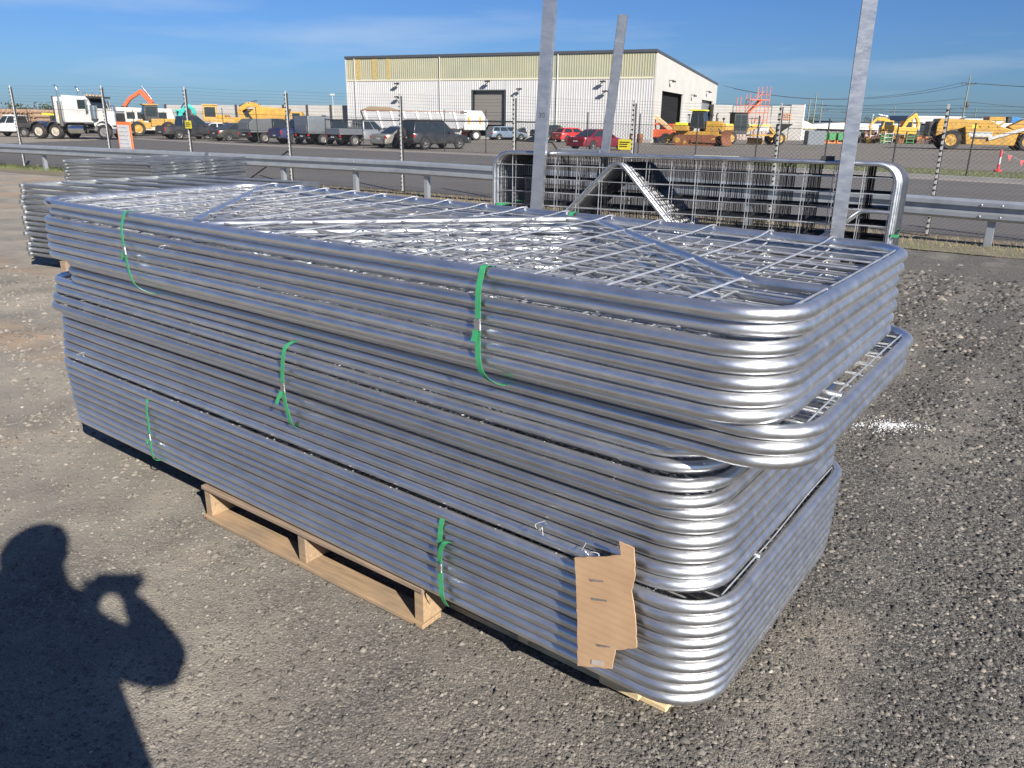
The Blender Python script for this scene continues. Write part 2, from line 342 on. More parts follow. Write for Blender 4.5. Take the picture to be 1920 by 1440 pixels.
# grass verge and kerb on the far side of the road, to the right
m = MB(); gx = list(np.linspace(9.5, 30, 24)); V = [(x, interp(FAR, x)-.9, .014) for x in gx] + [(x+3.4, interp(FAR, x)+5.5+.12*(x-9), .014) for x in gx]; n = len(gx)
m.add(V, [(i, i+1, n+i+1, n+i) for i in range(n-1)]); struct(m.build('grass_verge', GRASSY, smooth=0))
m = MB()
for a, b in zip(gx, gx[1:]):
    m.bar((a, interp(FAR, a)-1.02, .05), (b, interp(FAR, b)-1.02, .05), .22, .13)
struct(m.build('kerb', CONC, smooth=0))

# ------------------------------------------------------------------ farm gates
GL, GW, RC, RT = 3.6, 1.228, .16, .0190
def rrect(l, w_, rc, seg=12, bow=0., sag=0.):
    p = []
    for cx_, cy_, a0 in ((l-rc, rc, -90), (l-rc, w_-rc, 0), (rc, w_-rc, 90), (rc, rc, 180)):
        for k in range(seg+1):
            a = R(a0 + 90*k/seg); p.append((cx_+rc*math.cos(a), cy_+rc*math.sin(a), 0))
    # the straight runs get a few extra rings so that they can bow a little
    q_ = []
    for i, a in enumerate(p):
        q_.append(a); b = p[(i+1) % len(p)]
        if abs(b[0]-a[0]) > 1.:
            for f_ in (.125,.25,.375,.5,.625,.75,.875): s_ = math.sin(math.pi*f_); q_.append((a[0]+(b[0]-a[0])*f_, a[1]+bow*s_, sag*s_))
    return q_
def bend(pts, r_, seg=6):
    """polyline with rounded corners"""
    P = [Vector(p) for p in pts]; o = [P[0]]
    for a, b, c in zip(P, P[1:], P[2:]):
        d1 = (a-b).normalized(); d2 = (c-b).normalized(); ang = d1.angle(d2); t_ = min(r_/math.tan(ang/2), (a-b).length*.45, (c-b).length*.45)
        p0 = b+d1*t_; p1 = b+d2*t_
        for k in range(seg+1):
            s_ = k/seg; o.append(p0*(1-s_)**2 + b*2*s_*(1-s_) + p1*s_**2)
    o.append(P[-1]); return o
FRAMES = [MB().tube(rrect(GL, GW, RC, 12, b_, s_), RT, 16, closed=True).mesh('frame', 60) for b_, s_ in ((0,0),(.004,.0012),(-.005,-.0012),(.007,.0006),(-.003,.0016))]
BR = bend([(3.585,.37,0),(3.37,.37,0),(2.36,1.205,0),(1.27,.022,0),(.14,1.19,0)], .11)
BRACE = MB().tube(BR, .016, 12).mesh('brace', 60)
def cross_wire(u, seed, hook=1.0):
    q = random.Random(seed); j = lambda a: q.uniform(-a, a)
    ed = max(0., u-(GL-RC), RC-u); a0 = RC-math.sqrt(max(0., RC*RC-ed*ed)); a0 += .004 if a0 > .002 else 0
    if a0 > .03: return [(u, a0+.012, .004), (u, a0+.05, .010), (u+j(.004), .5, .009), (u+j(.004), .85, .010), (u, 1.228-a0-.03, .010), (u+.006, 1.228-a0-.008, .006)]
    return [(u+j(.004), .012, .004), (u+j(.003), .05, .010), (u+j(.005), .35, .008+j(.003)), (u+j(.005), .75, .010+j(.003)), (u+j(.003), 1.10, .012*hook+j(.002)), (u, 1.205, .021*hook), (u+.004, 1.236, .020*hook), (u+.010, 1.252, .004)]
def long_wire(v, seed):
    q = random.Random(seed+500); j = lambda a: q.uniform(-a, a)
    us = np.linspace(.03, 3.572, 10); return [(u, v+j(.004), .003+j(.003)) for u in us]
CU = [3.572-.225*k for k in range(16)]; LV = [.108+.1255*k for k in range(9)]
def mesh_wires(seed):
    m = MB()
    for i, u in enumerate(CU): m.tube(cross_wire(u, seed*31+i), .0031, 5)
    for i, v in enumerate(LV): m.tube(long_wire(v, seed*31+i), .0031, 5)
    for i, u in enumerate(CU):          # welded stubs at the rails
        if i > 0: m.tube([(u, .012, .010), (u-.008, .000, .019)], .0024, 4)
    return m.mesh('wire_mesh', 60)
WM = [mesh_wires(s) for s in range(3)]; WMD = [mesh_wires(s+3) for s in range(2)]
for me_ in FRAMES+[BRACE]: me_.materials.append(G_PIPE)
FRAME_SHADED = MB().tube(rrect(GL, GW, RC), RT, 12, closed=True).mesh('frame', 60); BRACE_SHADED = MB().tube(BR, .016, 10).mesh('brace', 60)
for me_ in (FRAME_SHADED, BRACE_SHADED): me_.materials.append(G_SHADED)
for me_ in WM: me_.materials.append(G_WIRE)
WIRE_SHADED = M('shaded_wire', (.055,.056,.060), .5, .5, var=.3, scale=20)     # shade among the rear upright gates is put into this wire colour
for me_ in WMD: me_.materials.append(WIRE_SHADED)
def gate(label, mtx, seed, group, single=False, shaded=False):
    e = thing('farm_gate', label, 'gate', group=group); e.matrix_world = mtx
    inst(FRAME_SHADED if shaded else FRAMES[(seed*7) % 5], 'frame', e); inst(BRACE_SHADED if shaded else BRACE, 'brace', e)
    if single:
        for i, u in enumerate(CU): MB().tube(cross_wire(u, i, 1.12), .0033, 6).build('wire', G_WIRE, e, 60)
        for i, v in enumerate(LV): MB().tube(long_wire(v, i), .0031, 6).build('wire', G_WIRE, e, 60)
    else: inst((WMD[seed % 2] if shaded else WM[seed % 3]), 'wire_mesh', e)
    return e
def rotm(yaw, tx, ty): return Matrix.Rotation(yaw, 4, 'Z') @ Matrix.Rotation(ty, 4, 'Y') @ Matrix.Rotation(tx, 4, 'X')
STK_A = rotm(R(-36.84), R(.44), R(.24)); STK_O = Vector((.5603, 1.6294, 1.3043)); PITCH = .0400
STK = Matrix.Translation(STK_O) @ STK_A @ Matrix.Translation((-GL, 0, 0))      # stack coordinates: u along, v back, z up from the top gate
OFF = [(.032,.011),(.025,.030),(.022,.000),(.026,-.002),(.030,-.004),(.026,-.004),(.023,-.003),(.089,.046),(.082,.044),(.078,.052),
       (-.145,.068),(-.138,.060),(-.125,.035),(-.115,.020),(-.100,.055),(-.100,.050),(-.098,.045),(-.096,.038),(-.094,.030),(-.093,.025),
       (-.053,.004),(-.055,.008),(-.056,.010),(-.058,.014),(-.061,.017),(-.062,.016),(-.065,.020),(-.070,.025),(-.075,.028)]
for k, (du, dv) in enumerate(OFF):
    jy = random.uniform(-.0011, .0011) if k else 0
    tilt = (.0018, 0) if k == 0 else (random.uniform(-.0006,.0006), random.uniform(-.0004,.0004))
    mt = STK @ Matrix.Translation((du, dv, -k*PITCH)) @ Matrix.Translation((1.8,0,0)) @ Matrix.Rotation(jy, 4, 'Z') @ Matrix.Rotation(tilt[1], 4, 'Y') @ Matrix.Rotation(tilt[0], 4, 'X') @ Matrix.Translation((-1.8,0,0))
    if k == 0: lab = 'topmost galvanised wire mesh farm gate lying on the big foreground stack'
    elif k == 28: lab = 'lowest galvanised farm gate of the big foreground stack, resting on the pallet'
    elif k < 14: lab = '%s galvanised farm gate from the top of the big foreground stack' % ORD[k]
    else: lab = '%s galvanised farm gate from the bottom of the big foreground stack' % ORD[28-k]
    g_ = gate(lab, mt, k, 'farm gates lying in the foreground stack', single=(k == 0))
    if k == 0: TOPGATE = g_

def loc2w(u, v, z): return STK @ Vector((u, v, z))
# marker figures "30" on the top gate and on a post
INK = M('marker_ink', (.015,.015,.018), .6, var=.2)
def figures(pts3, name, label, parent=None):
    m = MB()
    for pl in pts3: m.tube(pl, .0011, 4)
    return m.build(name, INK, parent, 60)
THREE = [(0,.9),(.25,1.),(.45,.85),(.35,.6),(.15,.52),(.4,.45),(.5,.2),(.3,0),(0,.08)]
ZERO = [(.95,1.),(.75,.7),(.78,.2),(1.0,0),(1.2,.3),(1.18,.8),(.95,1.)]

# green plastic straps ----------------------------------------------------
STRAP = M('green_strap', (.045,.30,.12), .38, var=.12, scale=30)
SEAL = M('strap_seal', (.55,.56,.57), .35, 1., var=.15)
def ribbon(path, wd, dirw, th=.0012):
    """a flat band along a path of points in stack coordinates; dirw = width direction"""
    m = MB(); P = [Vector(p) for p in path]; n = len(P); W = Vector(dirw).normalized()*wd/2; V = []
    for i in range(n):
        t_ = (P[min(i+1,n-1)]-P[max(i-1,0)]).normalized(); nn = t_.cross(W).normalized()*th/2
        V += [P[i]-W-nn, P[i]+W-nn, P[i]+W+nn, P[i]-W+nn]
    F_ = [(0,1,2,3),(4*n-1,4*n-2,4*n-3,4*n-4)]
    for i in range(n-1):
        for k in range(4): F_.append((i*4+k, i*4+(k+1) % 4, (i+1)*4+(k+1) % 4, (i+1)*4+k))
    return m.add(V, F_)
def smooth_path(pts, n=6):
    P = [Vector(p) for p in pts]; o = []
    for i in range(len(P)-1):
        p0, p1, p2, p3 = P[max(i-1,0)], P[i], P[i+1], P[min(i+2, len(P)-1)]
        for k in range(n):
            t_ = k/n; o.append(.5*((2*p1)+(p2-p0)*t_+(2*p0-5*p1+4*p2-p3)*t_*t_+(3*p1-p0-3*p2+p3)*t_**3))
    o.append(P[-1]); return o
def strap(path, label, seal=None, tail=None, wd=.019):
    e = thing('packing_strap', label, 'strap', group='green packing straps'); e.matrix_world = STK
    fixn(ribbon(smooth_path(path), wd, (1,0,0)).build('band', STRAP, e, 50))
    if tail: fixn(ribbon(smooth_path(tail), wd, (1,0,.1)).build('loose_tail', STRAP, e, 50))
    if seal: u, v, z = seal; MB().bx(u-.0105, u+.0105, v-.004, v+.002, z-.017, z+.017).build('seal', SEAL, e, 0, .001)
    return e
vo = -.0245
strap([(2.80,.045,-.03),(2.80,.036,.008),(2.80,.015,.0225),(2.80,-.006,.020),(2.801,vo+.010,.002),(2.802,vo-.004,-.04),(2.803,vo-.008,-.12),(2.806,vo-.012,-.20),(2.812,vo-.014,-.25),(2.826,vo-.004,-.285),(2.845,vo+.03,-.312),(2.855,vo+.075,-.318)],
      'green strap round the top bundle of gates, right of the middle', (2.804, vo-.010, -.135), [(2.800,vo-.014,-.15),(2.799,vo-.019,-.172),(2.797,vo-.022,-.182)])
strap([(.905,.045,-.03),(.905,.036,.008),(.905,.015,.0225),(.900,-.006,.020),(.896,vo+.010,.002),(.893,vo-.004,-.04),(.902,vo-.012,-.10),(.915,vo-.016,-.16),(.930,vo-.018,-.23),(.955,vo-.010,-.28),(.985,vo+.03,-.312),(1.0,vo+.07,-.318)],
      'green strap hanging at the left end of the top bundle', (.913, vo-.017, -.135), [(.905,vo-.022,-.14),(.897,vo-.024,-.165),(.893,vo-.024,-.175)], .016)
v3 = .022
strap([(1.885,v3+.02,-.368),(1.884,v3+.004,-.368),(1.880,v3-.022,-.385),(1.870,v3-.028,-.43),(1.858,v3-.030,-.52),(1.862,v3-.030,-.58),(1.872,v3-.026,-.64),(1.876,v3-.02,-.68),(1.878,v3,-.70)],
      'green strap on the middle bundle of gates, left of centre', (1.860, v3-.031, -.535), [(1.856,v3-.036,-.55),(1.846,v3-.044,-.575),(1.838,v3-.05,-.60)])
v4 = -.012
strap([(.850,v4+.03,-.812),(.849,v4+.014,-.812),(.846,v4,-.83),(.842,v4-.004,-.88),(.838,v4-.004,-.95),(.834,v4-.004,-1.03),(.836,v4-.006,-1.07),(.838,v4,-1.115),(.838,v4+.03,-1.128)],
      'green strap at the left end of the bottom bundle', (.836, v4-.007, -1.00), [(.832,v4-.012,-1.01),(.824,v4-.018,-1.035)], .016)
strap([(2.645,v4+.032,-.792),(2.643,v4+.016,-.790),(2.638,v4-.002,-.81),(2.632,v4-.006,-.86),(2.628,v4-.006,-.93),(2.628,v4-.006,-1.0),(2.632,v4-.007,-1.06),(2.636,v4-.006,-1.10),(2.640,v4+.01,-1.138)],
      'green strap with a curled tail on the bottom bundle, right of the middle', (2.628, v4-.010, -.985), [(2.631,v4-.012,-.96),(2.644,v4-.018,-.91),(2.662,v4-.02,-.878),(2.676,v4-.012,-.872)])
strap([(2.30,1.19,-.05),(2.30,1.20,.012),(2.30,1.235,.0245),(2.30,1.262,.012),(2.30,1.272,-.05),(2.30,1.268,-.20)], 'green strap over the far rail of the topmost gate')

# twisted tie wires poking out of the stack
for n_, (u, v, z, lab) in enumerate([(.294,-.03,-.701,'twist of tie wire poking out at the left end of the stack'),(3.011,-.012,-.70,'curl of tie wire poking out near the cardboard'),(3.155,-.012,-.715,'straight stub of tie wire just left of the cardboard'),(1.20,-.03,-.085,'small tie wire loop on the top bundle near the left strap')]):
    q = random.Random(n_); m = MB(); p = [(u, v+.03, z)]
    for k in range(7): p.append((u+k*.011*(1 if n_ != 1 else .4)+q.uniform(-.006,.006), v-.012+q.uniform(-.012,.006), z+q.uniform(-.012,.012)))
    m.tube(smooth_path(p, 4), .0013, 5); e = m.build('tie_wire', G_WIRE, None, 60); e.matrix_world = STK; tag(e, lab, 'wire', 'stubs of tie wire')
# "30" on the gate
fg = [[loc2w(.19+.030*a, -.0175+.012*(1-b), .012+.016*(b-1)+.003) for a, b in ch] for ch in (THREE, ZERO)]

# cardboard ---------------------------------------------------------------
def cardboard():
    m, t, b = nodes('cardboard'); L = t.links; tx = N(t, 'TexCoord')
    wv = N(t, 'TexWave', Scale=14., Distortion=.3, Detail=1.); wv.bands_direction = 'Z'; L.new(tx.outputs['Object'], wv.inputs['Vector'])
    n1 = N(t, 'TexNoise', Scale=9., Detail=6.); L.new(tx.outputs['Object'], n1.inputs['Vector'])
    mp_ = N(t, 'Mapping'); mp_.inputs['Scale'].default_value = (12, 1, 40); L.new(tx.outputs['Object'], mp_.inputs[0])
    n2 = N(t, 'TexNoise', Scale=1., Detail=4.); L.new(mp_.outputs[0], n2.inputs['Vector'])
    c = ramp(t, n1.outputs[0], [(.3, (.45,.28,.155)), (.7, (.55,.355,.205))]).outputs[0]
    c = mix(t, .16, c, ramp(t, wv.outputs[0], [(0., .55), (.35, 1.)]).outputs[0], 'MULTIPLY')
    c = mix(t, ramp(t, n2.outputs[0], [(.66, 0.), (.76, .7)]).outputs[0], c, (.20,.18,.17)); L.new(c, b.inputs['Base Color']); b.inputs['Roughness'].default_value = .85
    bp = N(t, 'Bump', Strength=.25, Distance=.003); L.new(n1.outputs[0], bp.inputs['Height']); L.new(bp.outputs[0], b.inputs['Normal']); return m
CARD = cardboard()
outl = [(3.149,-.743),(3.225,-.712),(3.291,-.682),(3.283,-.645),(3.327,-.648),(3.337,-.724),(3.330,-.776),(3.349,-.859),(3.359,-.941),(3.296,-.977),(3.290,-1.043),(3.179,-1.087),(3.172,-.966),(3.160,-.829)]
q = random.Random(3); po = []
for (a, b), (c, d) in zip(outl, outl[1:]+outl[:1]):
    nseg = max(2, int(math.hypot(c-a, d-b)/.014))
    for k in range(nseg):
        s_ = k/nseg; jit = .0016 if k else 0
        po.append((a+(c-a)*s_+q.uniform(-jit,jit), b+(d-b)*s_+q.uniform(-jit,jit)))
m = MB()
def cv(u, z): return -.030 - .018*(-z-.70)
m.slab([(u, cv(u, z), z) for u, z in po], .004)
card = m.build('cardboard_sheet', CARD, None, 30); card.matrix_world = STK
MB().slab([(3.225,cv(3.2,-1.055)-.0056,-1.042),(3.262,cv(3.2,-1.055)-.0056,-1.030),(3.262,cv(3.2,-1.055)-.0056,-1.046),(3.225,cv(3.2,-1.055)-.0056,-1.058)][::-1], .001).build('tape', M('packing_tape', (.50,.45,.40), .3), card, 0)
for u_, z_, w_ in ((3.20,-.790,.045),(3.21,-.845,.05),(3.235,-.985,.045)):
    MB().slab([(u_,cv(u_,z_)-.0053,z_),(u_+w_,cv(u_,z_)-.0053,z_+.013),(u_+w_,cv(u_,z_)-.0053,z_+.008),(u_+.006,cv(u_,z_)-.0053,z_-.006)][::-1], .0006).build('scuff', M('scuff_grey', (.20,.17,.15), .8, var=.3, scale=60), card, 0)
tag(card, 'torn brown corrugated cardboard hanging on the front of the gate stack', 'cardboard')

# pallets -----------------------------------------------------------------
PA = Vector((-1.370, 3.097, 0)); PB = Vector((-.305, 2.316, 0)); pdir = (PB-PA).normalized(); yaw = math.degrees(math.atan2(pdir.y, pdir.x))
pal = thing('timber_pallet', 'rough timber pallet under the middle of the gate stack', 'pallet', PA, yaw)
PL = 1.32
for x in (0, PL/2-.02, PL-.045):
    MB().bx(x, x+.045, .010, 1.15, .020, .1440).build('stringer', WOOD, pal, 0, .003)
for i, y in enumerate((0, .26, .53, .80, 1.06)):
    MB().bx(-.004, PL+.004, y, y+.10, .1445, .1635).build('deck_board', WOOD_GREY if i == 0 else WOOD, pal, 0, .003)
for y in (-.004, .52, 1.05): MB().bx(-.006, PL+.006, y, y+.10, .001, .0195).build('base_board', WOOD, pal, 0, .003)
for x in (.022, PL/2, PL-.022):
    for y in (.03, .07): MB().lathe([(.0045,.1636),(.0045,.1652),(.002,.1656)], (x,y,0), 'z', 8).build('nail', DARK, pal, 0)
    MB().lathe([(.004,-.0045),(.004,-.0062)], (x-.008,0,.010), 'y', 8).build('nail', DARK, pal, 0)
pb = thing('timber_bearer', 'pale timber pallet end peeping out under the right corner of the stack', 'pallet', (.385, 1.955, 0), -36.8)
MB().bx(-.12, .02, 0, .9, .022, .138).build('stringer', WOOD_PALE, pb, 0, .003)
MB().bx(-.9, .10, .03, .13, .001, .0215).build('base_board', WOOD_PALE, pb, 0, .003)
MB().bx(-.9, .06, .03, .13, .1385, .157).build('deck_board', WOOD_PALE, pb, 0, .003)
for x in (-.45, -.88): MB().bx(x, x+.045, 0.01, .9, .022, .138).build('stringer', WOOD_PALE, pb, 0, .003)

# ------------------------------------------------------------------ standing gates
SL = Vector((-.1623, 7.9018, 1.436)); sdir = Vector((.8961, -.4438, 0)); snor = Vector((.4438, .8961, 0))   # away from the camera
def stand_m(off, ds=0, dz=0, lean=.0):
    # gate u -> sdir, gate v (0 = top rail) -> down, gate z -> towards camera
    c = SL + snor*off + sdir*ds + Vector((0,0,dz)); dn = (Vector((0,0,-1)) + snor*lean).normalized(); zz = sdir.cross(dn)
    return Matrix(((sdir.x, dn.x, zz.x, c.x), (sdir.y, dn.y, zz.y, c.y), (sdir.z, dn.z, zz.z, c.z), (0,0,0,1)))
for k in range(19):
    lab = 'frontmost of the upright galvanised gates behind the big stack' if k == 0 else ('rearmost of the upright galvanised gates leaning by the guardrail' if k == 18 else '%s upright galvanised gate counting back from the frontmost one' % ORD[k])
    gate(lab, stand_m(k*.042, ds=(-.045 if k == 0 else -.03 if k == 1 else -.02+.002*k+random.uniform(-.003,.003)), dz=random.uniform(-.002,.002)-.0015*k), k+1, 'farm gates standing upright', single=(k == 0), shaded=(k > 1))  # gates behind the front two get the copies with shade painted in
# timber they stand on
for i, s_ in enumerate((.5, 3.0)):
    p = SL + sdir*s_; b_ = MB().bx(-.05, .05, -.12, .80, 0, .19).build('timber_beam', WOOD_GREY, None, 0, .004); b_.location = (p.x, p.y, 0); b_.rotation_euler = (0,0,math.atan2(sdir.y, sdir.x))
    tag(b_, ('left' if i == 0 else 'right')+' timber beam under the upright gates, hidden behind the stack', 'beam', 'beams under the upright gates')
# channel posts
def channel(a, b, wd, dp, label, rusty, face):
    a = Vector(a); b = Vector(b); L_ = (b-a).length; e = thing('steel_post', label, 'post', group='galvanised channel posts by the upright gates')
    zz = (b-a).normalized(); yy = Vector(face); yy = (yy - zz*yy.dot(zz)).normalized(); xx = yy.cross(zz)
    e.matrix_world = Matrix(((xx.x,yy.x,zz.x,a.x),(xx.y,yy.y,zz.y,a.y),(xx.z,yy.z,zz.z,a.z),(0,0,0,1)))
    t_ = .004
    prof = [(-wd/2,0),(wd/2,0),(wd/2,dp),(wd/2-.016,dp),(wd/2-.016,dp-t_),(wd/2-t_,dp-t_),(wd/2-t_,t_),(-wd/2+t_,t_),(-wd/2+t_,dp-t_),(-wd/2+.016,dp-t_),(-wd/2+.016,dp),(-wd/2,dp)]
    m = MB(); fixn(m.prism(prof, 0, L_, 'z').build('channel', G_POST, e, 0))
    if rusty: MB().bx(-wd/2-.004, -wd/2-.0005, .004, dp-.004, 0, L_).build('rusty_edge', RUST, e, 0)
    return e
fc = tuple(snor)
pA = SL - snor*.125
def spt(s_, z, off): p = SL + sdir*s_ + snor*off; return (p.x, p.y, z)
POST_A = channel(spt(.425,.20,-.10), spt(.57,3.3,-.10), .118, .05, 'tall galvanised channel post leaning at the left of the upright gates', False, fc)
channel(spt(3.18,.20,-.10), spt(3.17,3.6,-.10), .105, .05, 'tall galvanised channel post with rusty edge at the right of the upright gates', True, fc)
channel(spt(.76,.60,.70), spt(.985,2.69,.62), .085, .04, 'shorter channel post tilted to the right behind the upright gates', True, fc)
P0 = Vector(spt(.425,.20,-.10)); P1 = Vector(spt(.57,3.3,-.10))
def onpost(a, b, z):
    f_ = (z-P0.z)/(P1.z-P0.z); c = P0.lerp(P1, f_); return c + sdir*(a-.02) - snor*.0015 + Vector((0,0,b*.001))
figs = MB()
for ch in (THREE, ZERO): figs.tube([P0.lerp(P1, (1.757+b*.042-P0.z)/3.1) + sdir*(a*.05-.028) - snor*.001 for a, b in ch], .0022, 4)
o = figs.build('handwritten_number', INK, POST_A, 60); o.matrix_parent_inverse = POST_A.matrix_basis.inverted()
figs = MB()
for pl in fg: figs.tube(pl, .0014, 4)
o = figs.build('handwritten_number', INK, TOPGATE, 60); o.matrix_parent_inverse = TOPGATE.matrix_basis.inverted()
# straps and clamp on the upright gates
for s_, z, lab in ((.015,.94,'green strap round the left ends of the upright gates'),(3.60,.885,'green strap round the right ends of the upright gates')):
    m = MB(); c = SL+sdir*s_; pth = []
    for a, b in ((-.026,-.026),(.026,-.026),(.035,.12),(.035,.42),(-.026,.42),(-.026,-.026)): pth.append((c.x+sdir.x*a+snor.x*b, c.y+sdir.y*a+snor.y*b, z))
    o = fixn(ribbon(pth, .022, (0,0,1), .0015).build('packing_strap', STRAP, None, 0)); tag(o, lab, 'strap', 'green packing straps')
o = MB().bx(-.05,.05,-.04,.04,-.012,.02).build('clamp', DARK, None, 0, .003); p = spt(3.02, 1.465, .02); o.location = p; o.rotation_euler = (0,0,R(-26)); tag(o, 'dark steel clamp on the top rail beside the right post', 'clamp')
o = MB().bx(-.22,.22,-.035,.035,-.01,.02).build('hinge_bar', G_PANEL, None, 0, .004); o.location = spt(.80,1.462,.12); o.rotation_euler = (0,0,R(-26)); tag(o, 'loose galvanised bracket lying on top of the upright gates', 'bracket')
o = MB().bx(-.19,.19,-.012,.012,0,.004).build('paper_label', WHITE, None, 0); o.location = spt(2.12,1.4575,0); o.rotation_euler = (0,0,R(-26)); tag(o, 'white sticker strip on the top rail of the upright gates', 'sticker')

# ------------------------------------------------------------------ near fence
POSTS = [(-31.0,36.45,2.85),(-26.5,33.84,2.82),(-22.0,31.23,2.78),(-17.54,28.65,2.74),(-13.13,26.12,2.68),(-9.71,24.16,2.60),(-6.18,22.15,2.46),(-2.84,20.24,2.37),(-.01,18.18,2.30),(2.39,16.44,2.18),(4.77,14.71,2.11),(6.93,13.14,2.09),(9.1,11.48,2.07),(11.2,9.87,2.05)]
BLKP = M('black_fence_steel', (.03,.031,.033), .5, var=.2)
FIBRE = M('pale_fibre_strip', (.42,.42,.40), .6, var=.1)
fence = thing('chain_link_fence', 'near chain-link fence topped with electric security wires along the road', 'fence')
def fh(x): return float(np.interp(x, [-20, 8], [1.98, 1.62]))     # height of the mesh
def arclen(line):
    s_ = [0]
    for (a, b), (c, d) in zip(line, line[1:]): s_.append(s_[-1]+math.hypot(c-a, d-b))
    return s_
def line_pt(line, S, s_):
    for i in range(len(S)-1):
        if s_ <= S[i+1] or i == len(S)-2:
            f_ = (s_-S[i])/(S[i+1]-S[i]); return line[i][0]+(line[i+1][0]-line[i][0])*f_, line[i][1]+(line[i+1][1]-line[i][1])*f_
def chain(line, hf, step, r_, name, parent, mat, z0=.04):
    S = arclen(line); L_ = S[-1]; m = MB(); hm = 2.0
    k = -hm
    while k < L_:
        for sg in (1, -1):
            pts = []
            for f_ in (0, .5, 1.):
                s_ = k + f_*hm if sg == 1 else k + hm - f_*hm
                if not (0 <= s_ <= L_):  pts = None; break
                x, y = line_pt(line, S, s_); h_ = hf(x); pts.append((x, y, z0 + f_*h_ + (.012 if sg == 1 else 0)*0))
            if pts: m.tube(pts, r_, 3, caps=False)
        k += step
    return m.build(name, mat, parent, 0, kind='stuff')
chain([(p[0], p[1]) for p in POSTS[1:]], fh, .085, .0019, 'chain_link_mesh', fence, BLKP)
ins = MB()
for k in range(22): ins.lathe([(.010,-.022),(.020,-.014),(.020,.014),(.010,.022)], (0,-.052,.18+k*.118), 'x', 6)
INS = ins.mesh('insulators', 0); INS.materials.append(DARK)
for i, (x, y, h_) in enumerate(POSTS):
    p = MB().bx(-.024, .024, -.012, .036, 0, h_-.06).build('post', BLKP, fence, 0); p.location = (x, y, 0); p.rotation_euler = (R(random.uniform(-.6,.6)), R(-.6), R(-36))
    s_ = MB().bx(-.017, .017, -.040, -.014, .04, h_).build('electric_strip', FIBRE, p, 0)
    q_ = bpy.data.objects.new('insulators', INS); COL.objects.link(q_); q_.parent = p; q_['kind'] = 'stuff'; q_.scale = (1, 1, h_/2.78)
for k in range(8):
    m = MB(); pts = []
    for i in range(len(POSTS)-1):
        a, b = POSTS[i], POSTS[i+1]
        za = fh(a[0])+.08+(a[2]-fh(a[0])-.10)*k/7; zb = fh(b[0])+.08+(b[2]-fh(b[0])-.10)*k/7
        for f_ in np.linspace(0, 1, 5)[:-1]: pts.append((a[0]+(b[0]-a[0])*f_, a[1]+(b[1]-a[1])*f_-.03, za+(zb-za)*f_-.02*math.sin(f_*math.pi)))
    m.tube(pts, .0016, 4).build('electric_wire', DARK, fence, 0)
m = MB(); m.tube([(p[0], p[1], .06) for p in POSTS], .004, 4).build('tension_wire', DARK, fence, 0)
m = MB(); m.tube([(p[0], p[1], fh(p[0])+.03) for p in POSTS], .004, 4).build('tension_wire', DARK, fence, 0)
# diagonal stay
m = MB(); m.tube([(-6.18,22.15,.95),(-7.72,23.02,.05)], .022, 8).build('stay', BLKP, fence, 60)
m = MB(); m.tube([(-.01,18.18,1.35),(.80,17.58,1.33),(1.25,17.25,.7)], .02, 8).build('stay', BLKP, fence, 60)
# signs on the fence
SIGNY = M('sign_yellow', (.72,.60,.04), .5, var=.06)
def warn(x, y, z, w_, h_, lab):
    e = thing('warning_sign', lab, 'sign', (x, y, z), -36, 'yellow warning signs on the near fence')
    MB().bx(-w_/2, w_/2, -.004, 0, -h_/2, h_/2).build('plate', SIGNY, e, 0)
    m = MB(); q = random.Random(int(x*10))
    for r_ in (.22, .02, -.2): m.bx(-w_*.40, w_*q.uniform(.2,.42), -.006, -.0045, h_*r_-h_*.05, h_*r_+h_*.05)
    m.build('print', INK, e, 0)
warn(-9.68, 24.08, 1.55, .32, .22, 'yellow warning sign on the fence in front of the dark sedan'); warn(2.22, 16.46, 1.33, .29, .20, 'yellow warning sign on the fence below the shed corner')
# white board with orange frame
wb = thing('notice_board', 'whiteboard notice with orange frame standing behind the panel stacks', 'sign', (-11.85, 24.6, .35), -30)
OR = M('orange_paint', (.72,.17,.05), .5, var=.1)
MB().bx(-.33,.33,-.02,.02,0,1.25).build('frame', OR, wb, 0, .01)
MB().bx(-.27,.27,-.028,-.021,.04,1.16).build('board', WHITE, wb, 0)
m = MB(); q = random.Random(5)
for r_ in range(8):
    z = 1.08-r_*.115; x = -.23
    while x < .18:
        l = q.uniform(.03,.09); m.tube([(x+l*t_, -.030, z+.018*math.sin(t_*9+q.random()*3)) for t_ in np.linspace(0,1,6)], .004, 4); x += l+q.uniform(.015,.03)
m.build('handwriting', M('blue_ink', (.05,.07,.16), .6), wb, 0)
MB().bx(-.30,-.26,0,.03,-.35,0).build('leg', OR, wb, 0); MB().bx(.26,.30,0,.03,-.35,0).build('leg', OR, wb, 0)

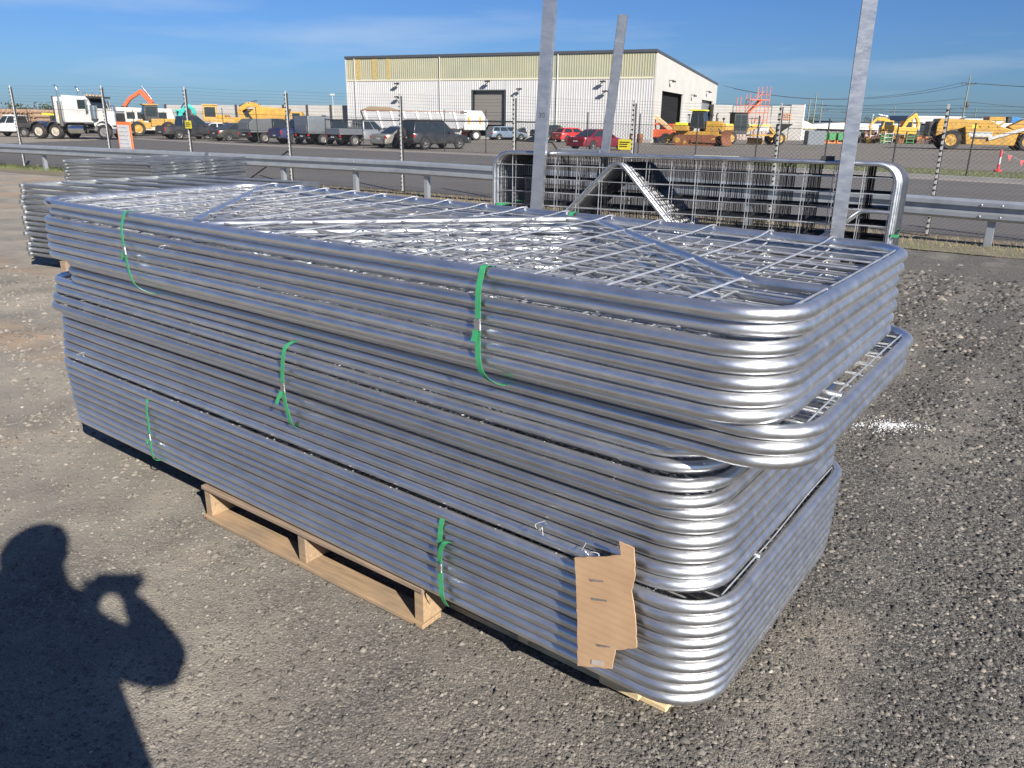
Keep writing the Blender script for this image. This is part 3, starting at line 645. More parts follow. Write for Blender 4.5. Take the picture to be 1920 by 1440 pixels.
# ------------------------------------------------------------------ guardrail
GR = [(a, b-.95) for a, b in NEAR]
def grz(x): return float(np.interp(x, [-20,-2,3,7.3,14], [.82,.83,.78,.70,.66]))
rail = thing('guardrail', 'galvanised W-beam guardrail along the road in front of the fence', 'guardrail')
prof = [(0,-.155),(-.045,-.155),(-.083,-.115),(-.083,-.055),(-.012,-.022),(-.012,.022),(-.083,.055),(-.083,.115),(-.045,.155),(0,.155),(0,.151),(-.042,.151),(-.079,.112),(-.079,.058),(-.008,.025),(-.008,-.025),(-.079,-.058),(-.079,-.112),(-.042,-.151),(0,-.151)]
SGR = arclen(GR); joints = [-32, -28.4, -24.7,-20.2,-15.69,-11.64,-8.54,-6.19,-4.03,-2.11,1.48,4.20,7.25,9.6,12.0,14.5]
def beam(x0, x1):
    secs = []
    for x in np.linspace(x0, x1, 5):
        y = interp(GR, x); y2 = interp(GR, x+.5); d = Vector((.5, y2-y, 0)).normalized(); n_ = Vector((d.y, -d.x, 0)); n_ = n_ if n_.y < 0 else -n_
        zc = grz(x)-.155; secs.append([(x-n_.x*p[0], y-n_.y*p[0], zc+p[1]) for p in prof])
    return fixn(MB().loft(secs).build('beam', G_RAIL, rail, 30))
for a, b in zip(joints[::2], joints[2::2]+[joints[-1]]):
    if b > a: beam(a-.12, b)
for i, x in enumerate(joints):
    y = interp(GR, x); p = MB().bx(-.055,.055,.015,.125,0,grz(x)-.04).build('post', G_RAIL, rail, 0, .004); p.location = (x, y, 0); p.rotation_euler = (0,0,R(-34))
    if i % 2 == 0:
        for dx in (-.17, .10):
            for dz in (-.24, -.07):
                b_ = MB().lathe([(.014,0),(.014,-.008),(.008,-.014)], (dx,-.082,grz(x)+dz), 'y', 8).build('bolt', G_WIRE, p, 60)

# ------------------------------------------------------------------ far fence
FP = [(-60.5,93.6,2.6),(-52.6,88.0,2.59),(-45.7,83.0,2.59),(-40.1,78.4,2.58),(-34.55,73.72,2.57),(-30.2,70.08,2.48),(-26.4,66.55,2.47),(-22.6,62.98,2.55),(-18.9,59.53,2.60),(-12.93,55.41,1.9),(-10.03,53.42,1.9),(-7.33,51.58,2.47),(-4.33,49.52,2.47),(-1.74,47.74,2.44),(1.16,44.87,2.38),(3.73,42.33,2.32),(6.08,40.01,2.25),(8.41,37.70,2.21),(10.58,35.55,2.17),(12.80,33.36,2.07),(14.74,31.44,1.99),(16.64,29.56,1.95),(18.7,27.5,1.9),(20.8,25.4,1.9)]
ff = thing('chain_link_fence', 'far chain-link fence in front of the parked vehicles across the road', 'fence')
chain([(p[0], p[1]) for p in FP], lambda x: 1.75, .10, .0016, 'chain_link_mesh', ff, BLKP)
for x, y, h_ in FP:
    p = MB().lathe([(.030,0),(.030,h_)], (0,0,0), 'z', 8).build('post', BLKP, ff, 60); p.location = (x, y, 0)
m = MB(); m.tube([(p[0], p[1], 1.80) for p in FP if -16 < p[0] < 2], .035, 8).build('top_rail', BLKP, ff, 60)
for k in range(3):
    m = MB(); m.tube([(p[0], p[1], 1.9+.2*k) for p in FP], .0025, 3).build('wire', DARK, ff, 0)

# ------------------------------------------------------------------ stacks of stock panels
def panel_mesh(seed, lx, ly, nrail, brk=True):
    """stock panel lying flat: frame of box tube, rails across, lugs at the left end"""
    m = MB(); t_ = .028
    for x in (0, lx): m.bx(x-t_/2*1.4, x+t_/2*1.4, 0, ly, -t_, t_)
    for i in range(nrail):
        y = ly*i/(nrail-1); m.bx(t_/2*1.4+.001, lx-t_/2*1.4-.001, y-.030, y+.030, -.018, .018)
    return m
def stack_panels(o, yaw, lx, ly, n, pitch_, z0, name, lab_fmt, grp, lug):
    base = None
    for k in range(n):
        e = thing('stock_panel', lab_fmt % ('topmost' if k == n-1 else ('lowest' if k == 0 else ORD[n-1-k]+' from top')), 'panel', (o[0]+random.uniform(-.025,.025), o[1]+random.uniform(-.02,.02), z0+k*pitch_), yaw+random.uniform(-.5,.5), grp)
        if base is None:
            parts = []
            t_ = .023
            fm = MB()
            fm.bx(-.02,.02,0,ly,-t_,t_); fm.bx(lx-.02,lx+.02,0,ly,-t_,t_); parts.append(('frame', fm.mesh('frame', 0), (0,0,0)))
            rm = MB().loft([[(x, .034*math.cos(a), .022*math.sin(a)) for a in np.linspace(0, 2*math.pi, 12, endpoint=False)] for x in (.021, lx-.021)]).mesh('rail', 50)
            for i in range(6): parts.append(('rail', rm, (0, ly*i/5*.955+ly*.02, 0)))
            lm = MB().tube([(-.021,0,0),(-.11,0,0),(-.15,0,0),(-.175,0,0)], [.020,.021,.026,.016], 10).mesh('lug', 30)
            for y in (ly*.06, ly*.90): parts.append(('lug', lm, (0, y, 0)))
            lm2 = MB().bx(lx+.021,lx+.13,-.010,.010,-.012,.012).tube(bend([(lx+.10,0,.012),(lx+.16,0,.03),(lx+.20,-.05,.02)], .02), .008, 6).mesh('latch', 30)
            parts.append(('latch', lm2, (0, ly*.45, 0)))
            for y in (ly*.22, ly*.62): parts.append(('hinge_bracket', MB().bx(lx+.021,lx+.05,-.05,.05,-.016,.016).tube([(lx+.05,-.03,0),(lx+.075,-.03,0),(lx+.075,.05,.012)], .007, 6).mesh('hinge_bracket', 30), (0, y, 0)))
            for _, me_, _ in parts: me_.materials.append(G_PANEL)
            base = parts
        for nm, me_, lc in base:
            c = inst(me_, nm, e); c.location = lc
def world_yaw(a, b): return math.degrees(math.atan2(b[1]-a[1], b[0]-a[0]))
c0 = (-5.72, 9.14); c1 = (-3.62, 8.02); c2 = (-2.56, 10.35)
stack_panels(c0, world_yaw(c0, c1), 2.36, 2.38, 14, .0605, .16, 'a', '%s stock panel in the nearer left stack behind the gates', 'stock panels in the nearer stack', True)
for i, f_ in enumerate((.25, .8)):
    p = (c0[0]+(c1[0]-c0[0])*f_, c0[1]+(c1[1]-c0[1])*f_); b_ = MB().bx(-.05,.05,0,2.3,.002,.13).build('timber_beam', WOOD_GREY, None, 0, .004); b_.location = (*p, 0); b_.rotation_euler = (0,0,R(world_yaw(c0,c1))); tag(b_, ('left' if i == 0 else 'right')+' timber beam under the nearer stack of stock panels', 'beam', 'beams under the panel stacks')
d0 = (-8.45, 15.0); d1 = (-6.78, 14.5)
stack_panels(d0, -14.5, 1.9, 3.0, 14, .0605, .14, 'b', '%s stock panel in the farther left stack by the guardrail', 'stock panels in the farther stack', True)
for i, f_ in enumerate((.25, .8)):
    b_ = MB().bx(-.05,.05,0,2.5,.002,.105).build('timber_beam', WOOD_GREY, None, 0, .004); b_.location = (d0[0]+1.85*f_, d0[1]-.48*f_, 0); b_.rotation_euler = (0,0,R(-14.5)); tag(b_, ('left' if i == 0 else 'right')+' timber beam under the farther stack of stock panels', 'beam', 'beams under the panel stacks')

# ------------------------------------------------------------------ shed
SHED_W = M('shed_wall_white', (.46,.458,.452), .5, var=.03, scale=.6, dirt=(.60,.56,.48), dirt_amt=.25, dscale=.3)
PRECAST = M('precast_cream', (.45,.437,.405), .75, var=.03, scale=.5, dirt=(.62,.58,.50), dirt_amt=.2, dscale=.25)
POLYC = M('polycarbonate_band', (.31,.312,.225), .35, var=.08, scale=.35, dirt=(.46,.38,.20), dirt_amt=.5, dscale=.12)
TRIM = M('dark_trim', (.06,.065,.075), .5, var=.1)
SHUT = M('roller_shutter', (.27,.25,.22), .5, .2, var=.08)
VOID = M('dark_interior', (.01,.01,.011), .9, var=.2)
CA = Vector((13.93, 84.1, 0)); CB = Vector((-20.2, 99.0, 0)); fdir = (CB-CA).normalized(); FLN = (CB-CA).length
shed = thing('metal_shed', 'large white industrial shed with roller doors behind the parked vehicles', 'shed', CA, math.degrees(math.atan2(fdir.y, fdir.x)))
# local: x along the front away from the corner, y = -depth (outside is +y? see below)
Hs, Dp, Hb = 8.7, 35.6, 7.2
# after the rotation, local +y points to the right/behind of fdir: the camera side of the front wall is +y
def ribbed(x0, x1, z0, z1, name, mat, step=.27, d=.035, parent=None, y0=0.):
    m = MB(); P = []; x = x0
    while x < x1-.001:
        for dx, yy in ((0,0),(.30,0),(.42,d),(.62,d),(.74,0)):
            xx = min(x+dx*step, x1); P.append((xx, y0+yy))
        x += step
    P.append((x1, y0)); V = [(a, b, z0) for a, b in P] + [(a, b, z1) for a, b in P]; n = len(P)
    m.add(V, [(i, i+1, n+i+1, n+i) for i in range(n-1)]); return m.build(name, mat, parent or shed, 0)
DX0, DX1 = 16.55, 20.45            # roller door in the front wall
BZ = 6.25
ribbed(0, DX0, 0, BZ, 'wall_cladding', SHED_W); ribbed(DX1, FLN, 0, BZ, 'wall_cladding', SHED_W); ribbed(DX0, DX1, 5.1, BZ, 'wall_cladding', SHED_W)
ribbed(0, FLN, BZ+.002, Hs, 'light_band', POLYC, y0=.02)
MB().bx(0, FLN, .022, .075, BZ-.02, BZ+.16).build('band_flashing', M('cream_flashing', (.55,.52,.39), .5, var=.05), shed, 0)
MB().bx(-.12, FLN+.12, -.12, .16, Hs, Hs+.28).build('gutter', TRIM, shed, 0)
# frame of the door, shutter slats, void
for a, b, c, d in ((DX0-.14, DX0, 0, 5.24), (DX1, DX1+.14, 0, 5.24), (DX0, DX1, 5.1, 5.24)): MB().bx(a, b, -.05, .07, c, d).build('door_frame', TRIM, shed, 0)
dr = MB().bx(DX0, DX1, -.42, -.36, 1.55, 5.1).build('roller_door', SHUT, shed, 0)
for k in range(34):
    z = 1.57+k*.104; MB().bx(DX0+.02, DX1-.02, -.36, -.335, z, z+.075).build('slat', SHUT, dr, 0)
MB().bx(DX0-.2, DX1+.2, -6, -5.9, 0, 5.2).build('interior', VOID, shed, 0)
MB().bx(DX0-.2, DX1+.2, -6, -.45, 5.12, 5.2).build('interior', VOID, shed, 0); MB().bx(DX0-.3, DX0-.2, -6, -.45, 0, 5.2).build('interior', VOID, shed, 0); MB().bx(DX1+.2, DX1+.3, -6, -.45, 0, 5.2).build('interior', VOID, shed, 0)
# precast end wall: built in the local -y direction (depth); face at x = 0, outside towards -x
def ew(y0, y1, z0, z1, name='end_wall', mat=PRECAST, x0=-.18, x1=-.001):
    return MB().bx(x0, x1, -y1, -y0, z0, z1).build(name, mat, shed, 0)
def roofz(d): return Hs-(Hs-Hb)*d/Dp
doors = [(3.2, 13.6, 5.2), (25.2, 33.2, 5.0)]
edges = [(.12, 3.2, 0), (3.2, 13.6, 5.2), (13.6, 17.0, 0), (17.0, 19.3, 3.1), (19.3, 25.2, 0), (25.2, 33.2, 5.0), (33.2, 35.6, 0)]
for a, b, z in edges:
    m = MB(); m.prism([(-a, z), (-b, z), (-b, roofz(b)), (-a, roofz(a))], -.18, -.001, 'x'); fixn(m.build('precast_panel', PRECAST, shed, 0))
m = MB(); m.prism([(.14, roofz(0)), (-Dp, roofz(Dp)), (-Dp, roofz(Dp)+.26), (.14, roofz(0)+.26)], -.24, -.10, 'x'); fixn(m.build('gutter', TRIM, shed, 0))
sl = MB().bx(.30, .36, -33.1, -25.3, 1.4, 5.0).build('roller_door', M('grey_shutter', (.26,.27,.29), .5, .2), shed, 0)
for k in range(28):
    z = 1.42+k*.127; MB().bx(.275, .30, -33.05, -25.35, z, z+.095).build('slat', MATS['grey_shutter'], sl, 0)
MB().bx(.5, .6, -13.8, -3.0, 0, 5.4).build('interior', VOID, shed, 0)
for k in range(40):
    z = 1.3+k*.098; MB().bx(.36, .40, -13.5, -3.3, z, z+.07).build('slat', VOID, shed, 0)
MB().bx(.05, .12, -19.2, -17.1, 0, 3.05).build('personnel_door', M('grey_door', (.30,.31,.32), .5), shed, 0)
# roof and back
m = MB(); m.prism([(-.02, Hs-.02), (-Dp, Hb-.02), (-Dp, Hb+.1), (-.02, Hs+.1)], 0, FLN, 'x'); fixn(m.build('roof', TRIM, shed, 0))
MB().bx(0, FLN, -Dp-.1, -Dp, 0, Hb).build('wall_cladding', SHED_W, shed, 0); MB().bx(FLN-.1, FLN, -Dp, -.05, 0, Hb).build('wall_cladding', SHED_W, shed, 0)
MB().bx(FLN-.02, FLN+.10, -.1, .10, 0, Hs).build('corner_flashing', SHED_W, shed, 0)
for x in (FLN-1.2, 24.6, 10.4): MB().lathe([(.06,0),(.06,Hs)], (x,.12,0), 'z', 8).build('downpipe', SHED_W, shed, 50)
for x, w_ in ((FLN-1.3,.75),(FLN-3.6,.75),(FLN-5.6,.5)): MB().bx(x-w_, x, .058, .064, BZ+.2, Hs).build('stained_sheet', M('stained_polycarbonate', (.42,.32,.14), .5, var=.2), shed, 0)
MB().bx(0, FLN, .036, .05, 0, .35).build('plinth', CONC, shed, 0)
# floodlights
def flood(x, z):
    o = MB().bx(-.04,.04,.03,.62,-.03,.03).build('floodlight', DARK, shed, 0); o.location = (x, 0, z)
    MB().bx(-.28,.28,.42,.78,-.16,-.02).build('lamp_head', DARK, o, 0); return o
for x, z in ((30.0,6.0),(30.0,4.55),(18.4,6.15),(14.6,5.35),(5.2,6.05),(4.9,5.1)): flood(x, z)
for d, z in ((6.0,6.35),(27.5,6.1),(18.0,5.3)):
    o = MB().bx(-.70,-.18,-.05,.05,-.04,.04).build('floodlight', DARK, shed, 0); o.location = (0, -d, z); MB().bx(-.85,-.55,-.25,.25,-.20,-.04).build('lamp_head', DARK, o, 0)
MB().bx(-.20,-.185,-16.4,-14.9,1.2,2.2).build('notice', M('blue_white_notice', (.55,.62,.72), .5), shed, 0)

# ------------------------------------------------------------------ concrete yard wall (left of the shed)
cw = thing('concrete_wall', 'grey tilt-up concrete wall with dark posts left of the white shed', 'wall', (-43.5, 101.5, 0), -2)
for k in range(8):
    x = k*2.95; MB().bx(x+.25, x+2.93, 0, .16, 0, 3.35+.03*k).build('panel', CONC, cw, 0, .01)
    MB().bx(x, x+.248, -.10, .22, 0, 3.4+.03*k).build('column', DARK, cw, 0)
o = MB().lathe([(.03,0),(.03,4.6)], (0,0,0), 'z', 8); o = o.bx(-.25,.25,-.1,.1,4.6,4.75).build('street_lamp', WHITE, None, 60); o.location = (-21.6, 97, 0); tag(o, 'slim white lamp post beside the left shed corner', 'lamp post')

# ------------------------------------------------------------------ concrete building to the right
cb = thing('concrete_building', 'unfinished grey precast building with scaffold stairs right of the shed', 'building', (27.4, 113, 0), 8)
for k in range(4):
    x = k*2.75; 
    for j in range(2):
        z0, z1 = j*2.28, j*2.28+2.26
        if k in (1, 2) and j == 1: z1 = 2.28+.75
        MB().bx(x, x+2.72, 0, .2, z0, z1).build('panel', CONC, cb, 0, .01)
MB().bx(11.02, 12.9, -.1, .1, 0, 4.75).build('panel', CONC, cb, 0, .01)
m = MB(); m.bx(12.92, 13.1, -.1, 7, 0, 4.8); m.build('side_wall', M('pale_concrete', (.56,.54,.51), .85, var=.06), cb, 0)
MB().bx(0, 12.9, 7, 7.2, 0, 4.6).build('rear_wall', CONC, cb, 0); MB().bx(-.2, 0, 0, 7, 0, 4.6).build('side_wall', CONC, cb, 0)
m = MB(); m.prism([(9.2,0.6),(11.6,2.2),(9.2,2.2)], -.16, -.11, 'y'); fixn(m.build('opening', VOID, cb, 0))
m = MB(); q = random.Random(9)
for r_ in range(3):
    x = 9.3
    while x < 11.2: l = q.uniform(.12,.3); m.bx(x, x+l, -.14, -.105, 3.35-r_*.32, 3.55-r_*.32); x += l+.08
m.build('lettering', M('sign_orange_brown', (.42,.20,.11), .6), cb, 0)
ORS = M('scaffold_orange', (.62,.16,.08), .5, var=.2); 
sc = thing('scaffold_stair', 'orange scaffold stair tower on the unfinished concrete building', 'scaffold', (30.6, 112.2, 0), 8)
for x, h_ in ((0,5.6),(1.3,6.0),(2.9,6.9),(4.1,7.0)):
    for y in (0, 1.2): MB().lathe([(.05,0),(.05,h_)], (x,y,0), 'z', 6).build('standard', ORS, sc, 60)
for z in (2.6, 3.6, 4.5, 5.2, 5.9):
    xa_ = 0 if z < 5 else 1.3 if z < 5.5 else 2.9
    MB().tube([(xa_,-.05,z),(4.1,-.05,z)], .04, 6).build('ledger', ORS, sc, 60)
m = MB(); m.bar((.9,.5,3.0),(3.2,.5,5.3), .9, .22); m.build('stair_flight', ORS, sc, 0)
for y in (-.05, 1.2): MB().tube([(.9,y,4.0),(3.2,y,6.3)], .035, 6).build('handrail', ORS, sc, 60)
m = MB(); m.bx(1.3,4.1,0,1.2,5.2,5.28); m.build('deck', ORS, sc, 0); MB().bx(0,1.3,0,1.2,2.9,2.98).build('deck', DARK, sc, 0)
MB().tube([(0,-.1,2.6),(1.3,-.1,4.5)], .035, 6).build('brace', DARK, sc, 60); MB().tube([(2.9,-.1,2.6),(4.1,-.1,4.5)], .035, 6).build('brace', ORS, sc, 60)

# ------------------------------------------------------------------ far buildings to the right
OFFD = M('office_dark_cladding', (.05,.058,.07), .5, var=.15); OFFL = M('office_light_cladding', (.42,.41,.40), .6, var=.08)
ofc = thing('office_building', 'low dark office building with slanted grey roof behind the scraper', 'building', (82, 170, 0), 4)
m = MB(); m.prism([(.0,2.9),(6.6,2.9),(11.6,4.35),(.2,4.4)], -.6, 9, 'y'); fixn(m.build('slanted_roof', OFFL, ofc, 0))
m = MB(); m.prism([(.3,0),(11.2,0),(11.2,4.1),(6.6,2.85),(.3,2.85)], 0, 8.6, 'y'); fixn(m.build('wall', OFFD, ofc, 0))
for x in (.7, 2.2, 3.7): MB().bx(x, x+1.35, -.05, -.005, .4, 2.6).build('window', GLASS, ofc, 0)
MB().bx(7.6, 8.7, -.05, -.005, .6, 2.4).build('window', GLASS, ofc, 0)
MB().bx(11.4, 30, .4, 9, 0, 2.3).build('wall', OFFL, ofc, 0)
MB().bx(11.3, 30.4, -.4, 9.2, 2.32, 4.0).build('fascia', M('office_fascia', (.58,.57,.55), .6, var=.05), ofc, 0)
MB().bx(16, 22, 1.0, 8, 4.02, 4.25).build('solar_panel', OFFD, ofc, 0); MB().bx(12.4, 18, .33, .39, .5, 1.9).build('window', GLASS, ofc, 0)
MB().bx(30.4, 33.5, 0, 9, 0, 3.6).build('wall', OFFD, ofc, 0)
wh = thing('warehouse', 'distant pale warehouse with blue sign left of the dark office', 'building', (64, 165, 0), 2)
MB().bx(0, 18, 0, 10, 0, 2.9).build('wall', M('pale_blue_cladding', (.55,.58,.62), .5, var=.05), wh, 0); MB().bx(-.3, 18.3, -.3, 10.3, 2.92, 3.1).build('roof', TRIM, wh, 0)
MB().bx(9.5, 14, -.08, -.005, 1.6, 2.5).build('sign_panel', M('sign_blue', (.04,.10,.34), .5), wh, 0)
wh = thing('canopy_building', 'distant building with cream barrel roof beside the concrete building', 'building', (36.6, 118, 0), 5)
m = MB(); m.prism([(x, 1.5+1.25*math.sin(math.pi*f_)**.6) for x, f_ in zip(np.linspace(1.2,7.2,13), np.linspace(.0,1,13))], 0, 8, 'y'); fixn(m.build('barrel_roof', M('cream_roof', (.70,.66,.48), .6), wh, 40))
MB().bx(1.4, 7, .2, 7.8, 0, 1.49).build('wall', OFFL, wh, 0); MB().bx(1.8,3.4,.1,.195,0,1.2).build('doorway', VOID, wh, 0)
wh = thing('warehouse', 'long low white warehouse under the far power poles', 'building', (52, 150, 0), 3)
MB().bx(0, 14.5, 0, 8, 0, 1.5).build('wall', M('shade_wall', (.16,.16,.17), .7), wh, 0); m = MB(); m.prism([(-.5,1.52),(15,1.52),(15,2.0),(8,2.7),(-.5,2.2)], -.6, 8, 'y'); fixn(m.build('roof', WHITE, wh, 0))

# ------------------------------------------------------------------ power poles and lines
POLE = M('pole_timber', (.20,.215,.17), .85, var=.2, scale=2)
def pole(x, y, h_, lab, arm=0, tx=0):
    e = thing('power_pole', lab, 'power pole', (x, y, 0), 0, 'power poles at the right')
    MB().lathe([(.17,0),(.10,h_)], (0,0,0), 'z', 8).build('mast', POLE, e, 60)
    for i in range(arm):
        a = MB().bx(-1.35,1.35,-.05,.05,h_-1.7-i*.9,h_-1.58-i*.9).build('cross_arm', DARK, e, 0)
        for dx in (-1.25,-.5,.5,1.25): MB().lathe([(.05,0),(.07,.1),(.03,.3)], (dx,0,h_-1.58-i*.9), 'z', 8).build('insulator', DARK, a, 60)
    if tx: MB().lathe([(.28,0),(.30,.1),(.30,.9),(.2,1.0)], (.35,0,h_*.5), 'z', 10).build('transformer', DARK, e, 60); MB().bx(-.7,.7,-.06,.06,h_*.5-.2,h_*.5-.08).build('cross_arm', DARK, e, 0)
for a in ((81.74,150,11.2,'tall power pole with cross arm above the scraper',1,1),(49.94,140,6.3,'thin power pole, leftmost of the far pair beside the concrete building'),(50.9,140,7.2,'taller power pole of the pair beside the concrete building'),(59.46,160,6.6,'power pole above the long white warehouse',1),(72.76,180,6.6,'power pole left of the right channel post',1),(106,230,7.8,'small power pole behind the yellow excavators',1),(126.3,260,8.2,'tiny distant power pole left of the dark office'),(111.9,200,6.9,'power pole right behind the dark office')): pole(*a)
def cable(a, b, sag, nm):
    m = MB(); m.tube([(a[0]+(b[0]-a[0])*t_, a[1]+(b[1]-a[1])*t_, a[2]+(b[2]-a[2])*t_-sag*4*t_*(1-t_)) for t_ in np.linspace(0,1,14)], .03, 4)
    o = m.build('power_line', DARK, None, 60); tag(o, nm, 'power line', 'power lines at the right')
for i, (a, b, s_) in enumerate([((80.5,150,9.8),(40,160,9.2),2.6),((83,150,9.8),(42,160,8.7),2.4),((80.5,150,9.8),(150,135,8.6),1.0),((83,150,9.7),(150,134,9.0),1.0),((81.7,150,7.2),(50,150,5.6),.6),((81.7,150,6.6),(150,140,3.2),.8),((81.7,150,5.4),(49.9,140,5.6),.5),((59.5,160,5.2),(150,170,6.0),.6)]):
    cable(a, b, s_, ['upper sagging power line left of the tall pole','second sagging power line left of the tall pole','upper power line right of the tall pole','second power line right of the tall pole','lower power line towards the concrete building','power line dropping to the right of the tall pole','lowest power line towards the thin poles','long far power line above the warehouses'][i])
o = MB().lathe([(.07,0),(.05,3.3)], (0,0,0), 'z', 8).lathe([(.02,3.3),(.16,3.34),(.16,3.5),(.02,3.55)], (0,0,0), 'z', 8).build('yard_light', WHITE, None, 60); o.location = (47.9,110,0); tag(o, 'thin white yard light pole beside the right channel post', 'lamp post')

# ------------------------------------------------------------------ hills and trees far away
HILL = M('wooded_hill', (.035,.05,.035), .95, var=.35, scale=.05)
m = MB(); xs_ = np.linspace(60, 520, 70); q = random.Random(2); n = len(xs_)
hz = [6.0+1.6*math.sin(x*.021)+.8*math.sin(x*.09)+q.uniform(-.35,.35) for x in xs_]
m.add([(x, 600, 0) for x in xs_]+[(x, 640, h_) for x, h_ in zip(xs_, hz)]+[(x, 760, 0) for x in xs_], [(i, i+1, n+i+1, n+i) for i in range(n-1)]+[(n+i, n+i+1, 2*n+i+1, 2*n+i) for i in range(n-1)])
struct(m.build('hills', HILL, smooth=60))
LEAF = M('gum_leaves', (.040,.050,.024), .8, var=.4, scale=.8); BARK = M('bark', (.12,.10,.08), .9)
def tree(x, y, h_, w_, lab, seed, n=260, group='trees on the skyline'):
    e = thing('gum_tree', lab, 'tree', (x, y, 0), 0, group); q = random.Random(seed)
    m = MB(); m.tube([(0,0,0),(.05*h_*.3,0,h_*.3),(0,0,h_*.6)], [h_*.04, h_*.03, h_*.015], 7)
    for k in range(4): a = k*1.6+q.random(); m.tube([(0,0,h_*(.3+.07*k)),(math.cos(a)*w_*.35, math.sin(a)*w_*.35, h_*(.6+.06*k))], [h_*.015, h_*.006], 5)
    m.build('trunk', BARK, e, 60)
    cl = [(q.uniform(-.5,.5)*w_*.7, q.uniform(-.5,.5)*w_*.7, h_*q.uniform(.45,.86), w_*q.uniform(.16,.3)) for _ in range(9)]
    m = MB()
    for k in range(n):
        cx_, cy_, cz_, r_ = q.choice(cl); d = Vector((q.gauss(0,1), q.gauss(0,1), q.gauss(0,1))).normalized()*r_*q.uniform(.5,1.05); s_ = w_*q.uniform(.025,.06)
        a = Vector((q.gauss(0,1), q.gauss(0,1), q.gauss(0,1))).normalized(); b = a.orthogonal().normalized(); c = Vector((cx_, cy_, cz_))+d
        m.add([c-a*s_, c-b*s_*.6, c+a*s_, c+b*s_*.6], [(0,1,2,3)])
    m.build('crown', LEAF, e, 0)
tree(-97, 160, 4.3, 5.0, 'round dark tree left of the white truck', 1); tree(-91.5, 158, 4.6, 4.6, 'dark tree just behind the spare wheel of the truck', 2)
q = random.Random(4)
for i in range(26):
    x = 150+i*9.5+q.uniform(-3,3); tree(x*1.0, 420+q.uniform(-20,60), q.uniform(5.5,8.5), q.uniform(7,11), 'distant dark tree on the right skyline', 20+i, 140, 'far trees on the right skyline')
for i in range(16):
    x = -230+i*9.+q.uniform(-3,3); tree(x, 300+q.uniform(-20,40), q.uniform(3.5,5.5), q.uniform(6,10), 'distant dark tree on the left skyline', 60+i, 120, 'far trees on the left skyline')

# ------------------------------------------------------------------ vehicles
PAINT = {}
def paint(name, col, metal=0.0):
    return M('paint_'+name, col, .32, metal, var=.06, coat=.6, dirt=(.20,.165,.125), dirt_amt=.30, dscale=1.2)
WC = {}
def wheel(parent, x, y, r_, w_, rimmat=ALLOY, name='wheel', yaw=0):
    key = (round(r_,3), round(w_,3), rimmat.name)
    if key not in WC:
        t_ = MB().lathe([(r_*.60,-w_*.5),(r_*.92,-w_*.5),(r_,-w_*.36),(r_,w_*.36),(r_*.92,w_*.5),(r_*.60,w_*.5),(r_*.58,w_*.30),(r_*.58,-w_*.3),(r_*.60,-w_*.5)], (0,0,0), 'y', 22, False)
        tm = t_.mesh('tyre', 50); tm.materials.append(BLACK)
        rm_ = MB().lathe([(r_*.12,-w_*.47),(r_*.30,-w_*.42),(r_*.46,-w_*.36),(r_*.60,-w_*.46),(r_*.60,w_*.46),(r_*.46,w_*.36),(r_*.30,w_*.42),(r_*.12,w_*.47)], (0,0,0), 'y', 16)
        for k in range(5):
            a = k*2*math.pi/5; 
            for sg in (-1, 1): rm_.lathe([(r_*.09,sg*w_*.30),(r_*.09,sg*w_*.455)], (math.cos(a)*r_*.40, 0, math.sin(a)*r_*.40), 'y', 6)
        rmm = rm_.mesh('rim', 50); rmm.materials.append(rimmat); WC[key] = (tm, rmm)
    tm, rmm = WC[key]; o = inst(tm, name, parent); o.location = (x, y, r_); o.rotation_euler = (0,0,yaw); inst(rmm, 'rim', o); return o
def qpatch(c, s0, s1, t0, t1, off):
    """patch on a quad c = (bl, br, tr, tl), pushed out along its normal"""
    bl, br, tr, tl = [Vector(p) for p in c]; nn = (br-bl).cross(tl-bl).normalized()*off
    P = lambda s_, t_: bl*(1-s_)*(1-t_)+br*s_*(1-t_)+tr*s_*t_+tl*(1-s_)*t_+nn
    return [P(s0,t0), P(s1,t0), P(s1,t1), P(s0,t1)]
def lower(st, W):
    """loft a vehicle lower body from stations (x, z0, z1, width factor)"""
    secs = []
    for x, z0, z1, k in st:
        w_ = W/2*k; zm = z0+(z1-z0)*.45
        secs.append([(x,-w_*.90,z0),(x,-w_*.99,z0+.06),(x,-w_,zm),(x,-w_*.975,z1-.06),(x,-w_*.90,z1),(x,w_*.90,z1),(x,w_*.975,z1-.06),(x,w_,zm),(x,w_*.99,z0+.06),(x,w_*.90,z0)])
    return MB().loft(secs)
